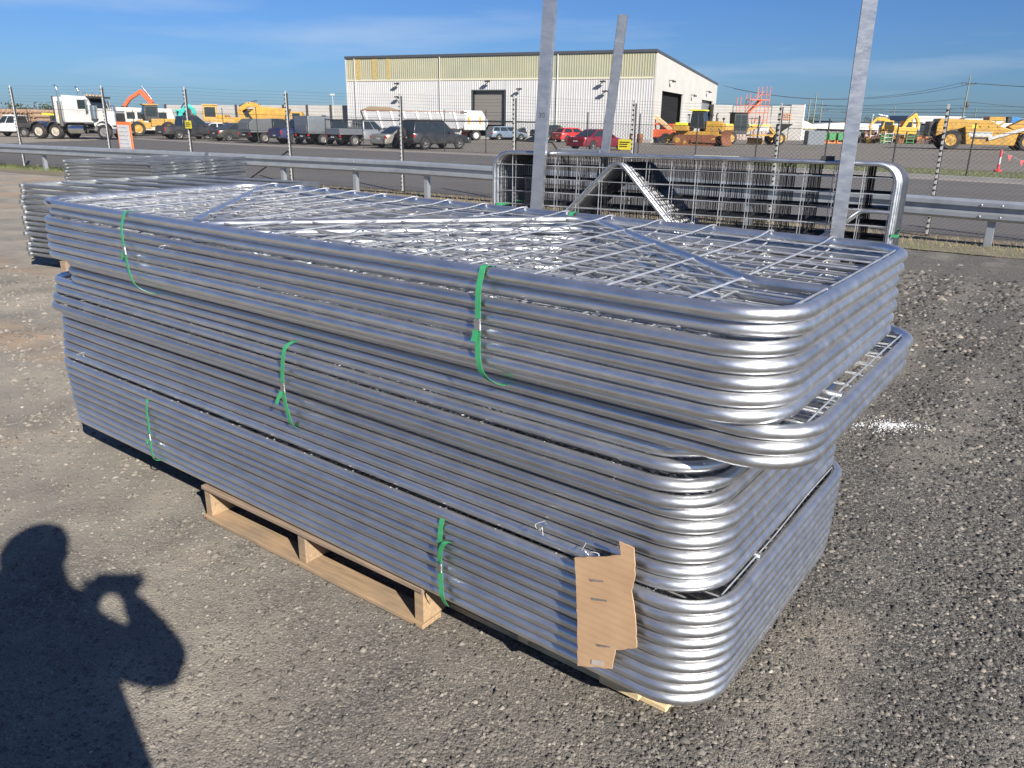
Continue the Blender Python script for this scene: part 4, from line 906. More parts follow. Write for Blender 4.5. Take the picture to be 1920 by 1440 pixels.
def cabin(e, pm, xb0, xb1, xt0, xt1, zb, zt, W, side=((.06,.46),(.52,.93)), rear=True, front=True):
    wb, wt = W/2*.90, W/2*.72
    B = {'rl':(xb0,wb,zb),'rr':(xb0,-wb,zb),'fl':(xb1,wb,zb),'fr':(xb1,-wb,zb),'trl':(xt0,wt,zt),'trr':(xt0,-wt,zt),'tfl':(xt1,wt,zt),'tfr':(xt1,-wt,zt)}
    xm = (xt0+xt1)/2; m = MB(); V = [B[k] for k in ('rl','rr','fr','fl','trl','trr','tfr','tfl')]+[(xm,wt*.9,zt+.035),(xm,-wt*.9,zt+.035)]
    m.add(V, [(0,1,5,4),(1,2,6,9,5),(2,3,7,6),(3,0,4,8,7),(4,5,9,8),(8,9,6,7),(3,2,1,0)]); cb_ = fixn(m.build('cabin', pm, e, 25, .03))
    faces = {'r':(B['rr'],B['fr'],B['tfr'],B['trr']), 'l':(B['fl'],B['rl'],B['trl'],B['tfl'])}
    for a, b in side:
        MB().quad(*qpatch(faces['r'], a, b, .10, .86, .012)).build('side_window', GLASS, cb_, 0)
        MB().quad(*qpatch(faces['l'], 1-b, 1-a, .10, .86, .012)).build('side_window', GLASS, cb_, 0)
    if rear: MB().quad(*qpatch((B['rl'],B['rr'],B['trr'],B['trl']), .08, .92, .10, .88, .012)).build('rear_window', GLASS, cb_, 0)
    if front: MB().quad(*qpatch((B['fr'],B['fl'],B['tfl'],B['tfr']), .06, .94, .06, .90, .012)).build('windscreen', GLASS, cb_, 0)
    return cb_
def arches(e, xs_, W, r_):
    for x in xs_:
        for sg in (-1, 1):
            m = MB(); c = (x, sg*(W/2-.03), r_); n_ = 14; V = [(x+r_*1.16*math.cos(math.pi*k/n_), sg*(W/2+.003), r_+r_*1.16*math.sin(math.pi*k/n_)) for k in range(n_+1)]
            m.add(V+[(x-r_*1.16, sg*(W/2+.003), r_*.62), (x+r_*1.16, sg*(W/2+.003), r_*.62)], [tuple(range(n_+1))+(n_+1, n_+2)]); m.build('wheel_arch', VOID, e, 0)
def tails(e, x, W, z, hw=.14, hz=.09):
    for sg in (-1, 1): MB().bx(x-.03, x+.10, sg*(W/2-.02)-hw*(sg > 0), sg*(W/2-.02)+hw*(sg < 0), z-hz, z+hz).build('tail_light', RED, e, 0, .01)
def plate(e, x, z): MB().bx(x-.012, x, -.19, .19, z-.05, z+.05).build('number_plate', WHITE, e, 0)
def car(lab, pos, yaw, pm, kind='sedan', L=4.6, W=1.8, H=1.45, grp='parked cars', cat='car', scale=1.0):
    e = thing({'sedan':'parked_car','wagon':'station_wagon','suv':'four_wheel_drive','hatch':'parked_car'}[kind], lab, cat, (*pos, .012), yaw, grp); e.scale = (scale,)*3
    r_ = .32 if kind != 'suv' else .39; zb = .92 if kind != 'suv' else 1.06; z0 = .24 if kind != 'suv' else .36; hood = zb-.10
    if kind == 'sedan': st = [(0,z0+.15,zb-.12,.90),(.10,z0+.05,zb-.02,.97),(.9,z0,zb+.02,1.),(L*.5,z0,zb,1.),(L*.70,z0,zb-.02,1.),(L*.93,z0,hood-.16,.96),(L,z0+.12,hood-.30,.84)]
    else: st = [(0,z0+.12,zb-.04,.92),(.08,z0+.04,zb,.98),(.9,z0,zb,1.),(L*.5,z0,zb,1.),(L*.72,z0,zb-.03,1.),(L*.95,z0,hood-.10,.96),(L,z0+.10,hood-.25,.86)]
    fixn(lower(st, W).build('body', pm, e, 35))
    if kind == 'sedan': cabin(e, pm, .62, L*.72, L*.34, L*.54, zb-.03, H-.03, W)
    elif kind == 'hatch': cabin(e, pm, .12, L*.72, .55, L*.54, zb-.03, H-.03, W)
    else: cabin(e, pm, .06, L*.74, .32, L*.57, zb-.03, H-.03, W, ((.04,.30),(.33,.62),(.65,.95)))
    xs_ = (L*.19, L*.80); arches(e, xs_, W, r_)
    for x in xs_:
        for sg in (-1, 1): wheel(e, x, sg*(W/2-.085), r_, .20)
    tails(e, .02, W, zb-.20); plate(e, .0, zb-.30)
    MB().bx(-.05,.22,-W/2*.94,W/2*.94,z0+.04,z0+.24).build('rear_bumper', pm if kind != 'suv' else DARK, e, 0, .03)
    for sg in (-1,1):
        MB().bx(L-.22,L-.02,sg*(W/2-.12)-(.32 if sg > 0 else 0),sg*(W/2-.12)+(.32 if sg < 0 else 0),hood-.36,hood-.22).build('headlight', LAMP, e, 0, .02)
        MB().bx(L*.60,L*.60+.10,sg*(W/2-.02)-(.0 if sg > 0 else .16),sg*(W/2-.02)+(.16 if sg > 0 else 0),zb-.02,zb+.10).build('mirror', pm, e, 0, .02)
    if kind == 'suv':
        MB().lathe([(.10,-.12),(.37,-.12),(.37,.10),(.1,.10)], (-.16,.12,.98), 'x', 20).build('spare_wheel', BLACK, e, 50)
        MB().bx(L-.05,L+.20,-W/2*.9,W/2*.9,z0+.02,z0+.38).build('bull_bar', DARK, e, 0, .04)
        MB().bx(.5,L*.55,-W*.34,W*.34,H+.01,H+.07).build('roof_rack', DARK, e, 0)
    return e
def ute(lab, pos, yaw, pm, back='tub', L=5.2, W=1.86, H=1.80, traymat=None, grp='parked utes', scale=1.0):
    e = thing('pickup_truck', lab, 'pickup truck', (*pos, .012), yaw, grp); e.scale = (scale,)*3; r_ = .39; zb = 1.12; z0 = .42
    x0 = 0 if back == 'tub' else 1.95
    st = [(x0,z0+.06,zb-.05,.95),(x0+.06,z0,zb,.99),(L*.5,z0,zb,1.),(L*.72,z0,zb,1.),(L*.95,z0,zb-.10,.96),(L,z0+.10,zb-.25,.86)]
    if back == 'tub':
        fixn(lower(st, W).build('body', pm, e, 35)); cabin(e, pm, 1.62, L*.74, 1.80, L*.56, zb-.03, H, W, ((.03,.47),(.53,.94)))
        MB().bx(.10,1.52,-W*.43,W*.43,zb+.001,zb+.03).build('tub_cover', BLACK, e, 0); MB().bx(-.03,-.001,-W*.40,W*.40,z0+.16,zb-.03).build('tailgate', pm, e, 0, .01)
    else:
        fixn(lower(st, W).build('body', pm, e, 35)); cabin(e, pm, x0+.02, L*.74, x0+.14, L*.58, zb-.03, H, W, ((.06,.50),(.55,.94)))
        tm = traymat or G_PANEL
        MB().bx(-.10,x0-.06,-W/2-.05,W/2+.05,.80,.90).build('tray_deck', tm, e, 0, .01); MB().bx(-.05,x0-.1,-.35,.35,.45,.79).build('chassis', DARK, e, 0)
        if back == 'tray':
            for sg in (-1,1): MB().bx(-.10,x0-.08,sg*(W/2+.02)-.015,sg*(W/2+.02)+.015,.91,1.20).build('tray_side', tm, e, 0)
            MB().bx(-.12,-.09,-W/2,W/2,.91,1.20).build('tray_side', tm, e, 0)
            m = MB()
            for y in np.linspace(-W/2+.03, W/2-.03, 7): m.bx(x0-.10,x0-.07,y-.02,y+.02,.90,H+.05)
            for z in (1.3, 1.6, H+.02): m.bx(x0-.105,x0-.065,-W/2,W/2,z-.025,z+.025)
            m.build('headboard', tm, e, 0)
        else:
            cm = traymat or M('grey_canopy', (.16,.165,.17), .45, .3, var=.1)
            m = MB(); m.prism([(-.08,.92),(x0-.12,.92),(x0-.12,1.80),(.35,1.80),(-.08,1.45)] if back == 'canopy' else [(-.08,.92),(x0-.12,.92),(x0-.12,2.02),(-.08,2.02)], -W/2-.02, W/2+.02, 'y'); fixn(m.build('canopy', cm, e, 0, .02))
            for sg in (-1,1): MB().bx(.30,x0-.35,sg*(W/2+.025)-.006,sg*(W/2+.025)+.006,1.10,1.70).build('canopy_door', G_PANEL if back != 'canopy' else cm, e, 0)
            MB().bx(-.095,-.08,-W*.38,W*.38,1.0,1.4).build('canopy_door', G_PANEL, e, 0)
    xs_ = (L*.22, L*.81); arches(e, xs_ if back == 'tub' else xs_[1:], W, r_)
    for x in xs_:
        for sg in (-1, 1): wheel(e, x, sg*(W/2-.10), r_, .24)
    tails(e, .02 if back == 'tub' else -.10, W, .84 if back == 'tub' else .70, .12, .13 if back == 'tub' else .06); plate(e, -.03 if back == 'tub' else -.12, .62)
    MB().bx(-.10,.12,-W/2*.9,W/2*.9,z0+.02,z0+.16).build('rear_bumper', DARK, e, 0, .02)
    for sg in (-1,1):
        MB().bx(L-.22,L-.02,sg*(W/2-.10)-(.30 if sg > 0 else 0),sg*(W/2-.10)+(.30 if sg < 0 else 0),zb-.36,zb-.20).build('headlight', LAMP, e, 0, .02)
        MB().bx(L*.62,L*.62+.10,sg*(W/2)-(.0 if sg > 0 else .18),sg*(W/2)+(.18 if sg > 0 else 0),zb,zb+.18).build('mirror', DARK, e, 0, .02)
    return e
CHAR = paint('charcoal', (.035,.037,.042), .3); NAVY = paint('navy', (.012,.025,.12), .2); SILV = paint('silver', (.42,.43,.43), .6); PW = paint('white', (.60,.60,.59))
DG = paint('dark_grey_green', (.075,.075,.065), .4); CRIM = paint('crimson', (.22,.012,.03), .3); BRED = paint('bright_red', (.62,.018,.02)); BLU = paint('pale_blue', (.22,.29,.38), .5); BLK = paint('black', (.012,.013,.016), .2); GOLD = paint('champagne', (.36,.345,.30), .5)
YW = 46
ute('dark charcoal pickup parked left of the white sedan, tailgate to the fence', (-30.6,69.9), YW, CHAR, 'tub', 5.6, 1.95, 1.95)
car('white sedan parked beyond the yellow fence sign', (-28.7,72.2), YW, PW, 'sedan')
car('dark grey-green sedan parked behind the yellow fence sign', (-25.0,67.2), YW, DG, 'sedan')
ute('flat-tray pickup with a dark grey tool canopy', (-20.9,62.7), YW, CHAR, 'canopy')
ute('dark blue pickup with a white roof between the tray pickups', (-18.0,60.6), YW, NAVY, 'tub')
ute('pickup with a silver metal canopy on its tray', (-15.7,59.9), YW, BLK, 'box', traymat=G_PANEL)
ute('silver tray pickup with ladder headboard', (-12.9,57.6), YW, SILV, 'tray')
car('silver-gold sedan parked left of the dark four-wheel drive', (-9.3,54.8), YW, GOLD, 'sedan')
car('dark charcoal four-wheel drive with a spare wheel on its back', (-7.2,52.9), YW, CHAR, 'suv', 4.9, 1.9, 1.80)
car('dark crimson sedan, nearest of the cars right of the left post', (4.1,55.6), 41, CRIM, 'sedan', 4.6, 1.8, 1.42)
car('bright red hatchback parked beside the dark crimson sedan', (4.1,80.9), 30, BRED, 'hatch', 4.0, 1.75, 1.40)
ute('black pickup parked in front of the white shed wall', (2.0,87.0), 30, BLK, 'tub', 5.0, 1.8, 1.6)
car('dark red-black sedan in front of the shed roller door', (-.8,89.5), 28, BLK, 'sedan', 4.4, 1.75, 1.35)
car('pale blue station wagon in front of the shed roller door', (-2.9,88.0), 28, BLU, 'wagon', 4.4, 1.75, 1.42)
ute('white pickup with dark tray at the far left edge', (-42.2,72.6), 172, PW, 'tray', 5.4, 1.9, 1.85, DARK)

# prime mover -------------------------------------------------------------
def prime_mover(pos, yaw):
    e = thing('prime_mover', 'white long-nosed prime mover truck with chrome grille', 'truck', (*pos, .012), yaw); TW = M('truck_white', (.55,.55,.53), .35, var=.05, coat=.4, dirt=(.38,.31,.23), dirt_amt=.55, dscale=.9)
    MB().bx(-.2,6.9,-.48,.48,.62,.90).build('chassis', DARK, e, 0, .02)
    cb_ = MB(); cb_.prism([(2.55,1.15),(4.75,1.15),(4.75,2.10),(4.45,2.95),(2.55,3.05)], -1.15, 1.15, 'y'); cb_ = fixn(cb_.build('cab', TW, e, 0, .06))
    MB().quad(*qpatch(((4.75,-1.05,2.10),(4.75,1.05,2.10),(4.45,1.05,2.95),(4.45,-1.05,2.95)), .04,.96,.08,.82,.02)).build('windscreen', GLASS, cb_, 0)
    MB().bx(4.44,4.95,-1.12,1.12,2.86,2.98).build('sun_visor', DARK, cb_, 0)
    for sg in (-1,1):
        MB().bx(3.75,4.50,sg*1.155-.006,sg*1.155+.006,2.10,2.72).build('side_window', GLASS, cb_, 0); MB().bx(3.62,4.62,sg*1.158-.006,sg*1.158+.006,1.2,2.06).build('door', TW, cb_, 0, .004)
        MB().lathe([(.13,.9),(.16,1.0),(.16,2.6),(.075,2.65),(.075,3.4)], (2.42,sg*1.22,0), 'z', 12).tube([(2.42,sg*1.22,3.4),(2.38,sg*1.22,3.55),(2.24,sg*1.22,3.68)], .075, 10).build('exhaust_stack', CHROME, e, 50)
        MB().lathe([(.06,1.5),(.24,1.55),(.24,2.45),(.06,2.5)], (4.95,sg*1.18,-.1), 'z', 14).build('air_cleaner', CHROME, e, 50)
        MB().bx(4.55,4.63,sg*1.42-.10,sg*1.42+.10,1.95,2.75).tube([(4.6,sg*1.15,2.7),(4.6,sg*1.42,2.7)], .02, 6).build('mirror', CHROME, e, 0)
        MB().lathe([(.05,2.7),(.34,2.75),(.34,3.95),(.05,4.0)], (0,0,0), 'x', 16).build('fuel_tank', CHROME, e, 50).location = (0, sg*.86, .72)
        m = MB(); P = []
        for k in range(9): a = math.pi*(.05+.9*k/8); P.append((5.45+.72*math.cos(a), .55+.78*math.sin(a)))
        secs = [(x, z) for x, z in P]+[(x, z-.05) for x, z in P[::-1]]
        m.prism(secs, sg*.78-.30, sg*.78+.34, 'y'); fixn(m.build('front_guard', TW, e, 40))
        m = MB()
        for cx_ in (.45, 1.75):
            P = [(cx_+.66*math.cos(math.pi*k/8), .58+.66*math.sin(math.pi*k/8)) for k in range(9)]; m.prism(P+[(x, z-.03) for x, z in P[::-1]], sg*.90-.30, sg*.90+.30, 'y')
        fixn(m.build('rear_guard', CHROME, e, 40))
        MB().bx(6.12,6.22,sg*.86-.18,sg*.86+.18,.98,1.25).build('headlight', LAMP, e, 0, .03)
    m = MB(); secs = []
    for x, w_, z1 in ((4.70,.98,2.08),(5.3,.86,2.04),(5.9,.74,1.98),(6.12,.66,1.92)):
        secs.append([(x,-w_,.95),(x,-w_,z1-.18),(x,-w_*.7,z1),(x,w_*.7,z1),(x,w_,z1-.18),(x,w_,.95)])
    fixn(m.loft(secs).build('bonnet', TW, e, 40))
    gr = MB().bx(6.13,6.22,-.62,.62,.78,2.02).build('grille', CHROME, e, 0, .05)
    for k in range(11): y = -.52+k*.104; MB().bx(6.222,6.235,y-.022,y+.022,.86,1.84).build('grille_slot', VOID, gr, 0)
    MB().bx(6.15,6.38,-1.18,1.18,.42,.78).build('bumper', CHROME, e, 0, .05); MB().bx(6.382,6.39,-.22,.22,.56,.68).build('number_plate', WHITE, e, 0)
    MB().bx(1.90,2.52,-1.14,1.14,1.05,2.92).build('sleeper', TW, e, 0, .06); MB().bx(1.84,1.898,-1.16,1.16,1.0,2.95).build('rear_panel', DARK, e, 0)
    for k in range(5): MB().lathe([(.02,0),(.06,.03),(.05,.10),(.01,.12)], (4.35,-.8+.4*k,2.98), 'z', 8).build('roof_light', AMBER, e, 50)
    for sg in (-1,1): MB().lathe([(.05,0),(.09,.08),(.03,.42)], (4.0,sg*.55,3.02), 'z', 8).build('air_horn', CHROME, e, 50)
    MB().bx(2.15,2.40,-1.152,-1.146,1.35,1.62).build('yellow_sticker', M('sticker_yellow', (.80,.72,.05), .5), e, 0)
    m = MB(); m.bx(.2,1.6,-.45,.45,.905,1.10); m.build('turntable', DARK, e, 0, .03)
    sw = wheel(e, 1.45, 0, .5, .28, TANRIM, 'spare_wheel', R(90)); sw.location = (1.70,-.1,2.0)
    for x in (.45, 1.75):
        for sg in (-1,1): wheel(e, x, sg*.93, .52, .50, TANRIM)
    for sg in (-1,1): wheel(e, 5.45, sg*.98, .52, .29, ALLOY)
    return e
prime_mover((-39.9, 68.6), -5).scale = (1.13, 1.13, 1.13)

# earthmoving machines ------------------------------------------------------
def track(e, x0, x1, y, w_, r_, mat, nm='track'):
    P = [(x1+r_*math.cos(a), r_+r_*math.sin(a)) for a in np.linspace(-math.pi/2, math.pi/2, 9)]+[(x0+r_*math.cos(a), r_+r_*math.sin(a)) for a in np.linspace(math.pi/2, 3*math.pi/2, 9)]
    o = fixn(MB().prism(P, y-w_/2, y+w_/2, 'y').build(nm, mat, e, 0))
    n_ = int((x1-x0)/.22); pad = MB().bx(-.07,.07,-w_/2-.01,w_/2+.01,0,.05).mesh('track_pad', 0); pad.materials.append(mat)
    for k in range(n_):
        x = x0+(k+.5)*(x1-x0)/n_
        c = inst(pad, 'track_pad', o); c.location = (x, y, 2*r_-.01)
    for x in (x0, x1):
        for sg in (-1,1): MB().lathe([(.10,0),(r_*.55,.02),(r_*.55,.06),(.08,.08)], (x, y+sg*(w_/2-.02) - (.06 if sg < 0 else 0), r_), 'y', 14).build('sprocket', YELLOW, o, 50)
    return o
def excavator(lab, pos, yaw, mat, boom, stick, size=1.0, grp='excavators'):
    e = thing('excavator', lab, 'excavator', (*pos, .012), yaw, grp); e.scale = (size,)*3
    for sg in (-1,1): track(e, -1.5, 1.5, sg*1.1, .5, .42, DARK)
    MB().bx(-.9,.9,-.85,.85,.5,.95).build('undercarriage', DARK, e, 0, .03)
    MB().bx(-2.1,1.2,-1.3,1.3,1.0,1.95).build('house', mat, e, 0, .10); MB().bx(-2.3,-1.5,-1.3,1.3,1.05,2.2).build('counterweight', mat, e, 0, .15)
    cb_ = MB(); cb_.prism([(.0,1.2),(1.55,1.2),(1.65,1.9),(1.35,2.85),(.0,2.85)], .35, 1.3, 'y'); cb_ = fixn(cb_.build('cab', mat, e, 0, .05))
    MB().bx(.15,1.30,1.302,1.31,1.75,2.7).build('cab_window', GLASS, cb_, 0); MB().bx(.15,1.30,.34,.348,1.75,2.7).build('cab_window', GLASS, cb_, 0); MB().quad(*qpatch(((1.65,.4,1.9),(1.65,1.25,1.9),(1.35,1.25,2.85),(1.35,.4,2.85)),.05,.95,.05,.9,.01)).build('windscreen', GLASS, cb_, 0)
    b_ = MB(); P = [Vector((p[0], 0, p[1])) for p in boom]
    for a, b in zip(P, P[1:]): b_.bar(a, b, .42, .55, (0,1,0)) if False else b_.bar(a, b, .40, .50)
    bo = fixn(b_.build('boom', mat, e, 0, .04))
    st = MB(); Q = [Vector((p[0], 0, p[1])) for p in stick]
    for a, b in zip(Q, Q[1:]): st.bar(a, b, .32, .38)
    so = fixn(st.build('stick', mat, e, 0, .04))
    MB().tube([P[0]+Vector((.5,.3,.1)), (P[0]+P[1])/2+Vector((0,.3,-.1))], .09, 8).build('boom_cylinder', CHROME, e, 50)
    MB().tube([P[1]+Vector((0,0,.45)), Q[0]+Vector((-.1,0,.5))], .08, 8).build('stick_cylinder', CHROME, e, 50)
    t_ = Q[-1]; m = MB(); m.prism([(t_.x-.1,t_.z+.2),(t_.x+.3,t_.z-.2),(t_.x+.2,t_.z-.9),(t_.x-.5,t_.z-1.1),(t_.x-.9,t_.z-.6),(t_.x-.6,t_.z-.1)], -.55, .55, 'y'); fixn(m.build('bucket', DARK, e, 0, .03))
    return e
ORX = M('excavator_orange', (.68,.13,.05), .45, var=.12, dirt=(.30,.17,.10), dirt_amt=.4); TEAL = M('machine_teal', (.02,.40,.34), .4, var=.1, dirt=(.15,.2,.18), dirt_amt=.3)
excavator('orange excavator with raised boom behind the white truck', (-43.4,96), 178, ORX, [(-.4,1.7),(-.9,3.4),(.3,4.7)], [(.2,4.75),(1.7,3.9),(2.6,2.9)])
excavator('teal machine half hidden behind the dark pickup', (-38.8,93), 10, TEAL, [(.4,1.7),(.8,2.6),(1.7,3.35)], [(1.6,3.4),(2.2,2.9),(2.3,2.2)], .95)
excavator('yellow excavator with curved boom behind the parked pickups', (-30.2,90), 5, YELLOW, [(.3,1.7),(-.2,2.7),(.9,3.35),(1.9,3.15)], [(1.9,3.2),(2.5,2.4),(2.6,1.8)], 1.0)
LEMON = M('excavator_lemon', (.60,.35,.035), .45, var=.12, dirt=(.35,.2,.08), dirt_amt=.4)
excavator('yellow excavator left of the dark office, boom folded to the left', (55.5,121), 175, LEMON, [(-.4,1.6),(.6,3.0),(2.0,3.1)], [(2.0,3.2),(2.9,2.2),(2.6,1.3)])
excavator('yellow excavator beside the dark office, boom pointing right', (56.2,118), 5, LEMON, [(-.4,1.6),(.2,2.8),(1.4,3.7)], [(1.3,3.8),(2.0,2.6),(1.9,1.5)])

def loader(lab, pos, yaw, mat, cabm, size=1.0):
    e = thing('wheel_loader', lab, 'wheel loader', (*pos, .012), yaw, 'wheel loaders'); e.scale = (size,)*3
    MB().bx(-2.4,.1,-.75,.75,.9,1.75).build('engine_cover', mat, e, 0, .1); MB().bx(.1,2.2,-.55,.55,.7,1.35).build('front_frame', mat, e, 0, .05)
    c = MB(); c.prism([(-.7,1.5),(.6,1.5),(.75,2.2),(.55,3.05),(-.7,3.05)], -.72, .72, 'y'); c = fixn(c.build('cab', cabm, e, 0, .05)); MB().bx(-.8,.75,-.8,.8,3.06,3.18).build('cab_roof', mat, c, 0, .03)
    for sg in (-1,1): MB().bx(-.55,.50,sg*.728-.005,sg*.728+.005,1.95,2.9).build('cab_window', GLASS, c, 0)
    MB().quad(*qpatch(((.75,-.65,2.2),(.75,.65,2.2),(.55,.65,3.05),(.55,-.65,3.05)),.05,.95,.0,.9,.01)).build('windscreen', GLASS, c, 0); MB().bx(-.71,-.702,-.6,.6,2.0,2.9).build('rear_window', GLASS, c, 0)
    for x in (-1.5,1.5):
        for sg in (-1,1): wheel(e, x, sg*.95, .72, .55, YELLOW)
    for sg in (-1,1): m = MB(); m.bar((.8,sg*.5,1.5),(2.6,sg*.5,.8), .14, .35); fixn(m.build('lift_arm', mat, e, 0, .02))
    m = MB(); m.prism([(2.5,.2),(3.6,.15),(3.5,.3),(2.8,.5),(2.7,1.2),(2.5,1.2)], -1.25, 1.25, 'y'); fixn(m.build('bucket', mat, e, 0, .02))
    return e
loader('yellow wheel loader with cab above the dark sedan', (-31.6,84.5), 200, YELLOW, YELLOW)
loader('wheel loader with black cab and yellow roof behind the dark pickup', (-37.6,84.0), 215, YELLOW, DARK, .98)

def dozer(pos, yaw):
    e = thing('bulldozer', 'yellow crawler bulldozer with rusty blade beside the shed', 'bulldozer', (*pos, .012), yaw)
    for sg in (-1,1):
        o = track(e, -1.6, 1.7, sg*.95, .55, .46, RUST); 
        for k in range(4): MB().lathe([(.06,-.3),(.16,-.3),(.16,.3),(.06,.3)], (-.9+k*.6,sg*.95,.30), 'y', 10).build('roller', YELLOW, o, 50)
    MB().bx(-2.0,2.0,-.62,.62,.55,1.25).build('hull', YELLOW, e, 0, .05)
    m = MB(); m.prism([(.75,1.25),(2.35,1.25),(2.35,1.95),(1.9,2.15),(.75,2.15)], -.55, .55, 'y'); fixn(m.build('bonnet', YELLOW, e, 0, .06))
    MB().bx(-2.2,-.7,-1.05,1.05,1.26,1.75).build('tank', YELLOW, e, 0, .08); MB().bx(-2.0,-.9,-.9,.9,1.751,2.0).build('tank_top', M('machine_lime', (.68,.66,.05), .45), e, 0, .05)
    c = MB(); c.prism([(-.72,1.5),(.70,1.5),(.70,2.1),(.45,3.0),(-.55,3.0)], -.72, .72, 'y'); c = fixn(c.build('cab', DARK, e, 0, .05)); MB().bx(-.75,.62,-.82,.82,3.01,3.14).build('cab_roof', MATS['machine_lime'], c, 0, .03)
    for sg in (-1,1):
        for a, b in ((-.55,-.02),(.06,.52)): MB().bx(a,b,sg*.728-.005,sg*.728+.005,1.8,2.85).build('cab_window', GLASS, c, 0)
    MB().quad(*qpatch(((.70,-.65,2.1),(.70,.65,2.1),(.45,.65,3.0),(.45,-.65,3.0)),.05,.95,.0,.9,.01)).build('windscreen', GLASS, c, 0)
    MB().tube([(1.5,.2,2.1),(1.5,.2,2.75),(1.62,.2,2.85)], .06, 8).build('exhaust', DARK, e, 50); MB().lathe([(.05,2.15),(.05,2.5),(.14,2.55),(.14,2.75),(.04,2.8)], (1.2,-.3,0), 'z', 10).build('air_intake', DARK, e, 50)
    P = [(2.75+.25*math.sin(k/6*math.pi)*-1, .05+k/6*1.35) for k in range(7)]; m = MB(); m.prism(P+[(x+.09, z) for x, z in P[::-1]], -1.75, 1.75, 'y'); fixn(m.build('blade', RUST, e, 0))
    for sg in (-1,1): m = MB(); m.bar((-.3,sg*1.32,.45),(2.6,sg*1.32,.40), .14, .28); fixn(m.build('push_arm', RUST, e, 0, .02)); MB().tube([(1.9,sg*.5,1.5),(2.55,sg*.6,1.0)], .07, 8).build('lift_cylinder', CHROME, e, 50)
    m = MB(); m.bar((-2.2,0,1.0),(-2.9,0,.5),.5,.4); fixn(m.build('ripper', YELLOW, e, 0, .03)); MB().bx(-2.95,-2.8,-.1,.1,.1,.9).build('ripper_shank', YELLOW, e, 0)
    return e
dozer((16.9,75.2), -27)

def grader(pos, yaw):
    e = thing('motor_grader', 'yellow motor grader with black cab right of the bulldozer', 'grader', (*pos, .012), yaw); LIME = MATS['machine_lime']
    for x in (.7, 2.0):
        for sg in (-1,1): wheel(e, x, sg*.95, .62, .42, YELLOW)
    for sg in (-1,1): wheel(e, 7.1, sg*.95, .62, .38, YELLOW)
    MB().bx(-.2,2.5,-.55,.55,.75,1.85).build('engine_cover', YELLOW, e, 0, .08); MB().bx(-.15,2.4,-.5,.5,1.852,1.95).build('hood_top', LIME, e, 0, .02)
    c = MB(); c.prism([(2.45,1.0),(3.75,1.0),(3.95,1.6),(3.75,2.95),(2.35,2.95)], -.62, .62, 'y'); c = fixn(c.build('cab', DARK, e, 0, .04)); MB().bx(2.3,3.9,-.72,.72,2.96,3.06).build('cab_roof', DARK, c, 0)
    for sg in (-1,1):
        for a, b in ((2.5,3.05),(3.12,3.68)): MB().bx(a,b,sg*.628-.005,sg*.628+.005,1.35,2.8).build('cab_window', GLASS, c, 0)
    m = MB()
    for a, b in (((3.7,0,1.25),(5.0,0,1.75)),((5.0,0,1.75),(6.4,0,1.65)),((6.4,0,1.65),(7.2,0,.9))): m.bar(a, b, .34, .32)
    fixn(m.build('frame_beam', YELLOW, e, 0, .03)); MB().bx(4.2,6.5,-.13,.13,1.83,1.93).build('beam_top', LIME, e, 0)
    MB().bx(5.2,6.3,-.175,-.171,1.35,1.75).build('white_panel', WHITE, e, 0); MB().bx(-.05,.9,-.556,-.551,1.3,1.75).build('white_panel', WHITE, e, 0)
    P = [(4.9+.12*math.sin(k/5*math.pi), .05+k/5*.62) for k in range(6)]; m = MB(); m.prism(P+[(x+.05, z) for x, z in P[::-1]], -1.8, 1.8, 'y'); bl = fixn(m.build('blade', YELLOW, e, 0)); 
    MB().lathe([(.2,.85),(.75,.85),(.75,.98),(.2,.98)], (4.8,0,0), 'z', 18).build('blade_circle', YELLOW, e, 50)
    for sg in (-1,1): m = MB(); m.bar((4.6,sg*.6,.9),(7.0,sg*.12,.95),.12,.14); fixn(m.build('drawbar', YELLOW, e, 0)); MB().tube([(5.3,sg*.5,2.1),(4.9,sg*.6,.95)], .05, 8).build('lift_cylinder', CHROME, e, 50)
    MB().bx(6.9,7.3,-.8,.8,.5,.75).build('front_axle', YELLOW, e, 0, .03); MB().bx(7.7,7.9,-.9,.9,.4,.95).build('front_plate', YELLOW, e, 0, .02)
    MB().tube([(.9,0,1.9),(.9,0,2.5)], .06, 8).build('exhaust', DARK, e, 50); MB().lathe([(.04,1.9),(.04,2.3),(.13,2.33),(.13,2.5),(.03,2.55)], (1.6,.2,0), 'z', 10).build('air_intake', DARK, e, 50)
    return e
grader((19.2,81.2), 8)

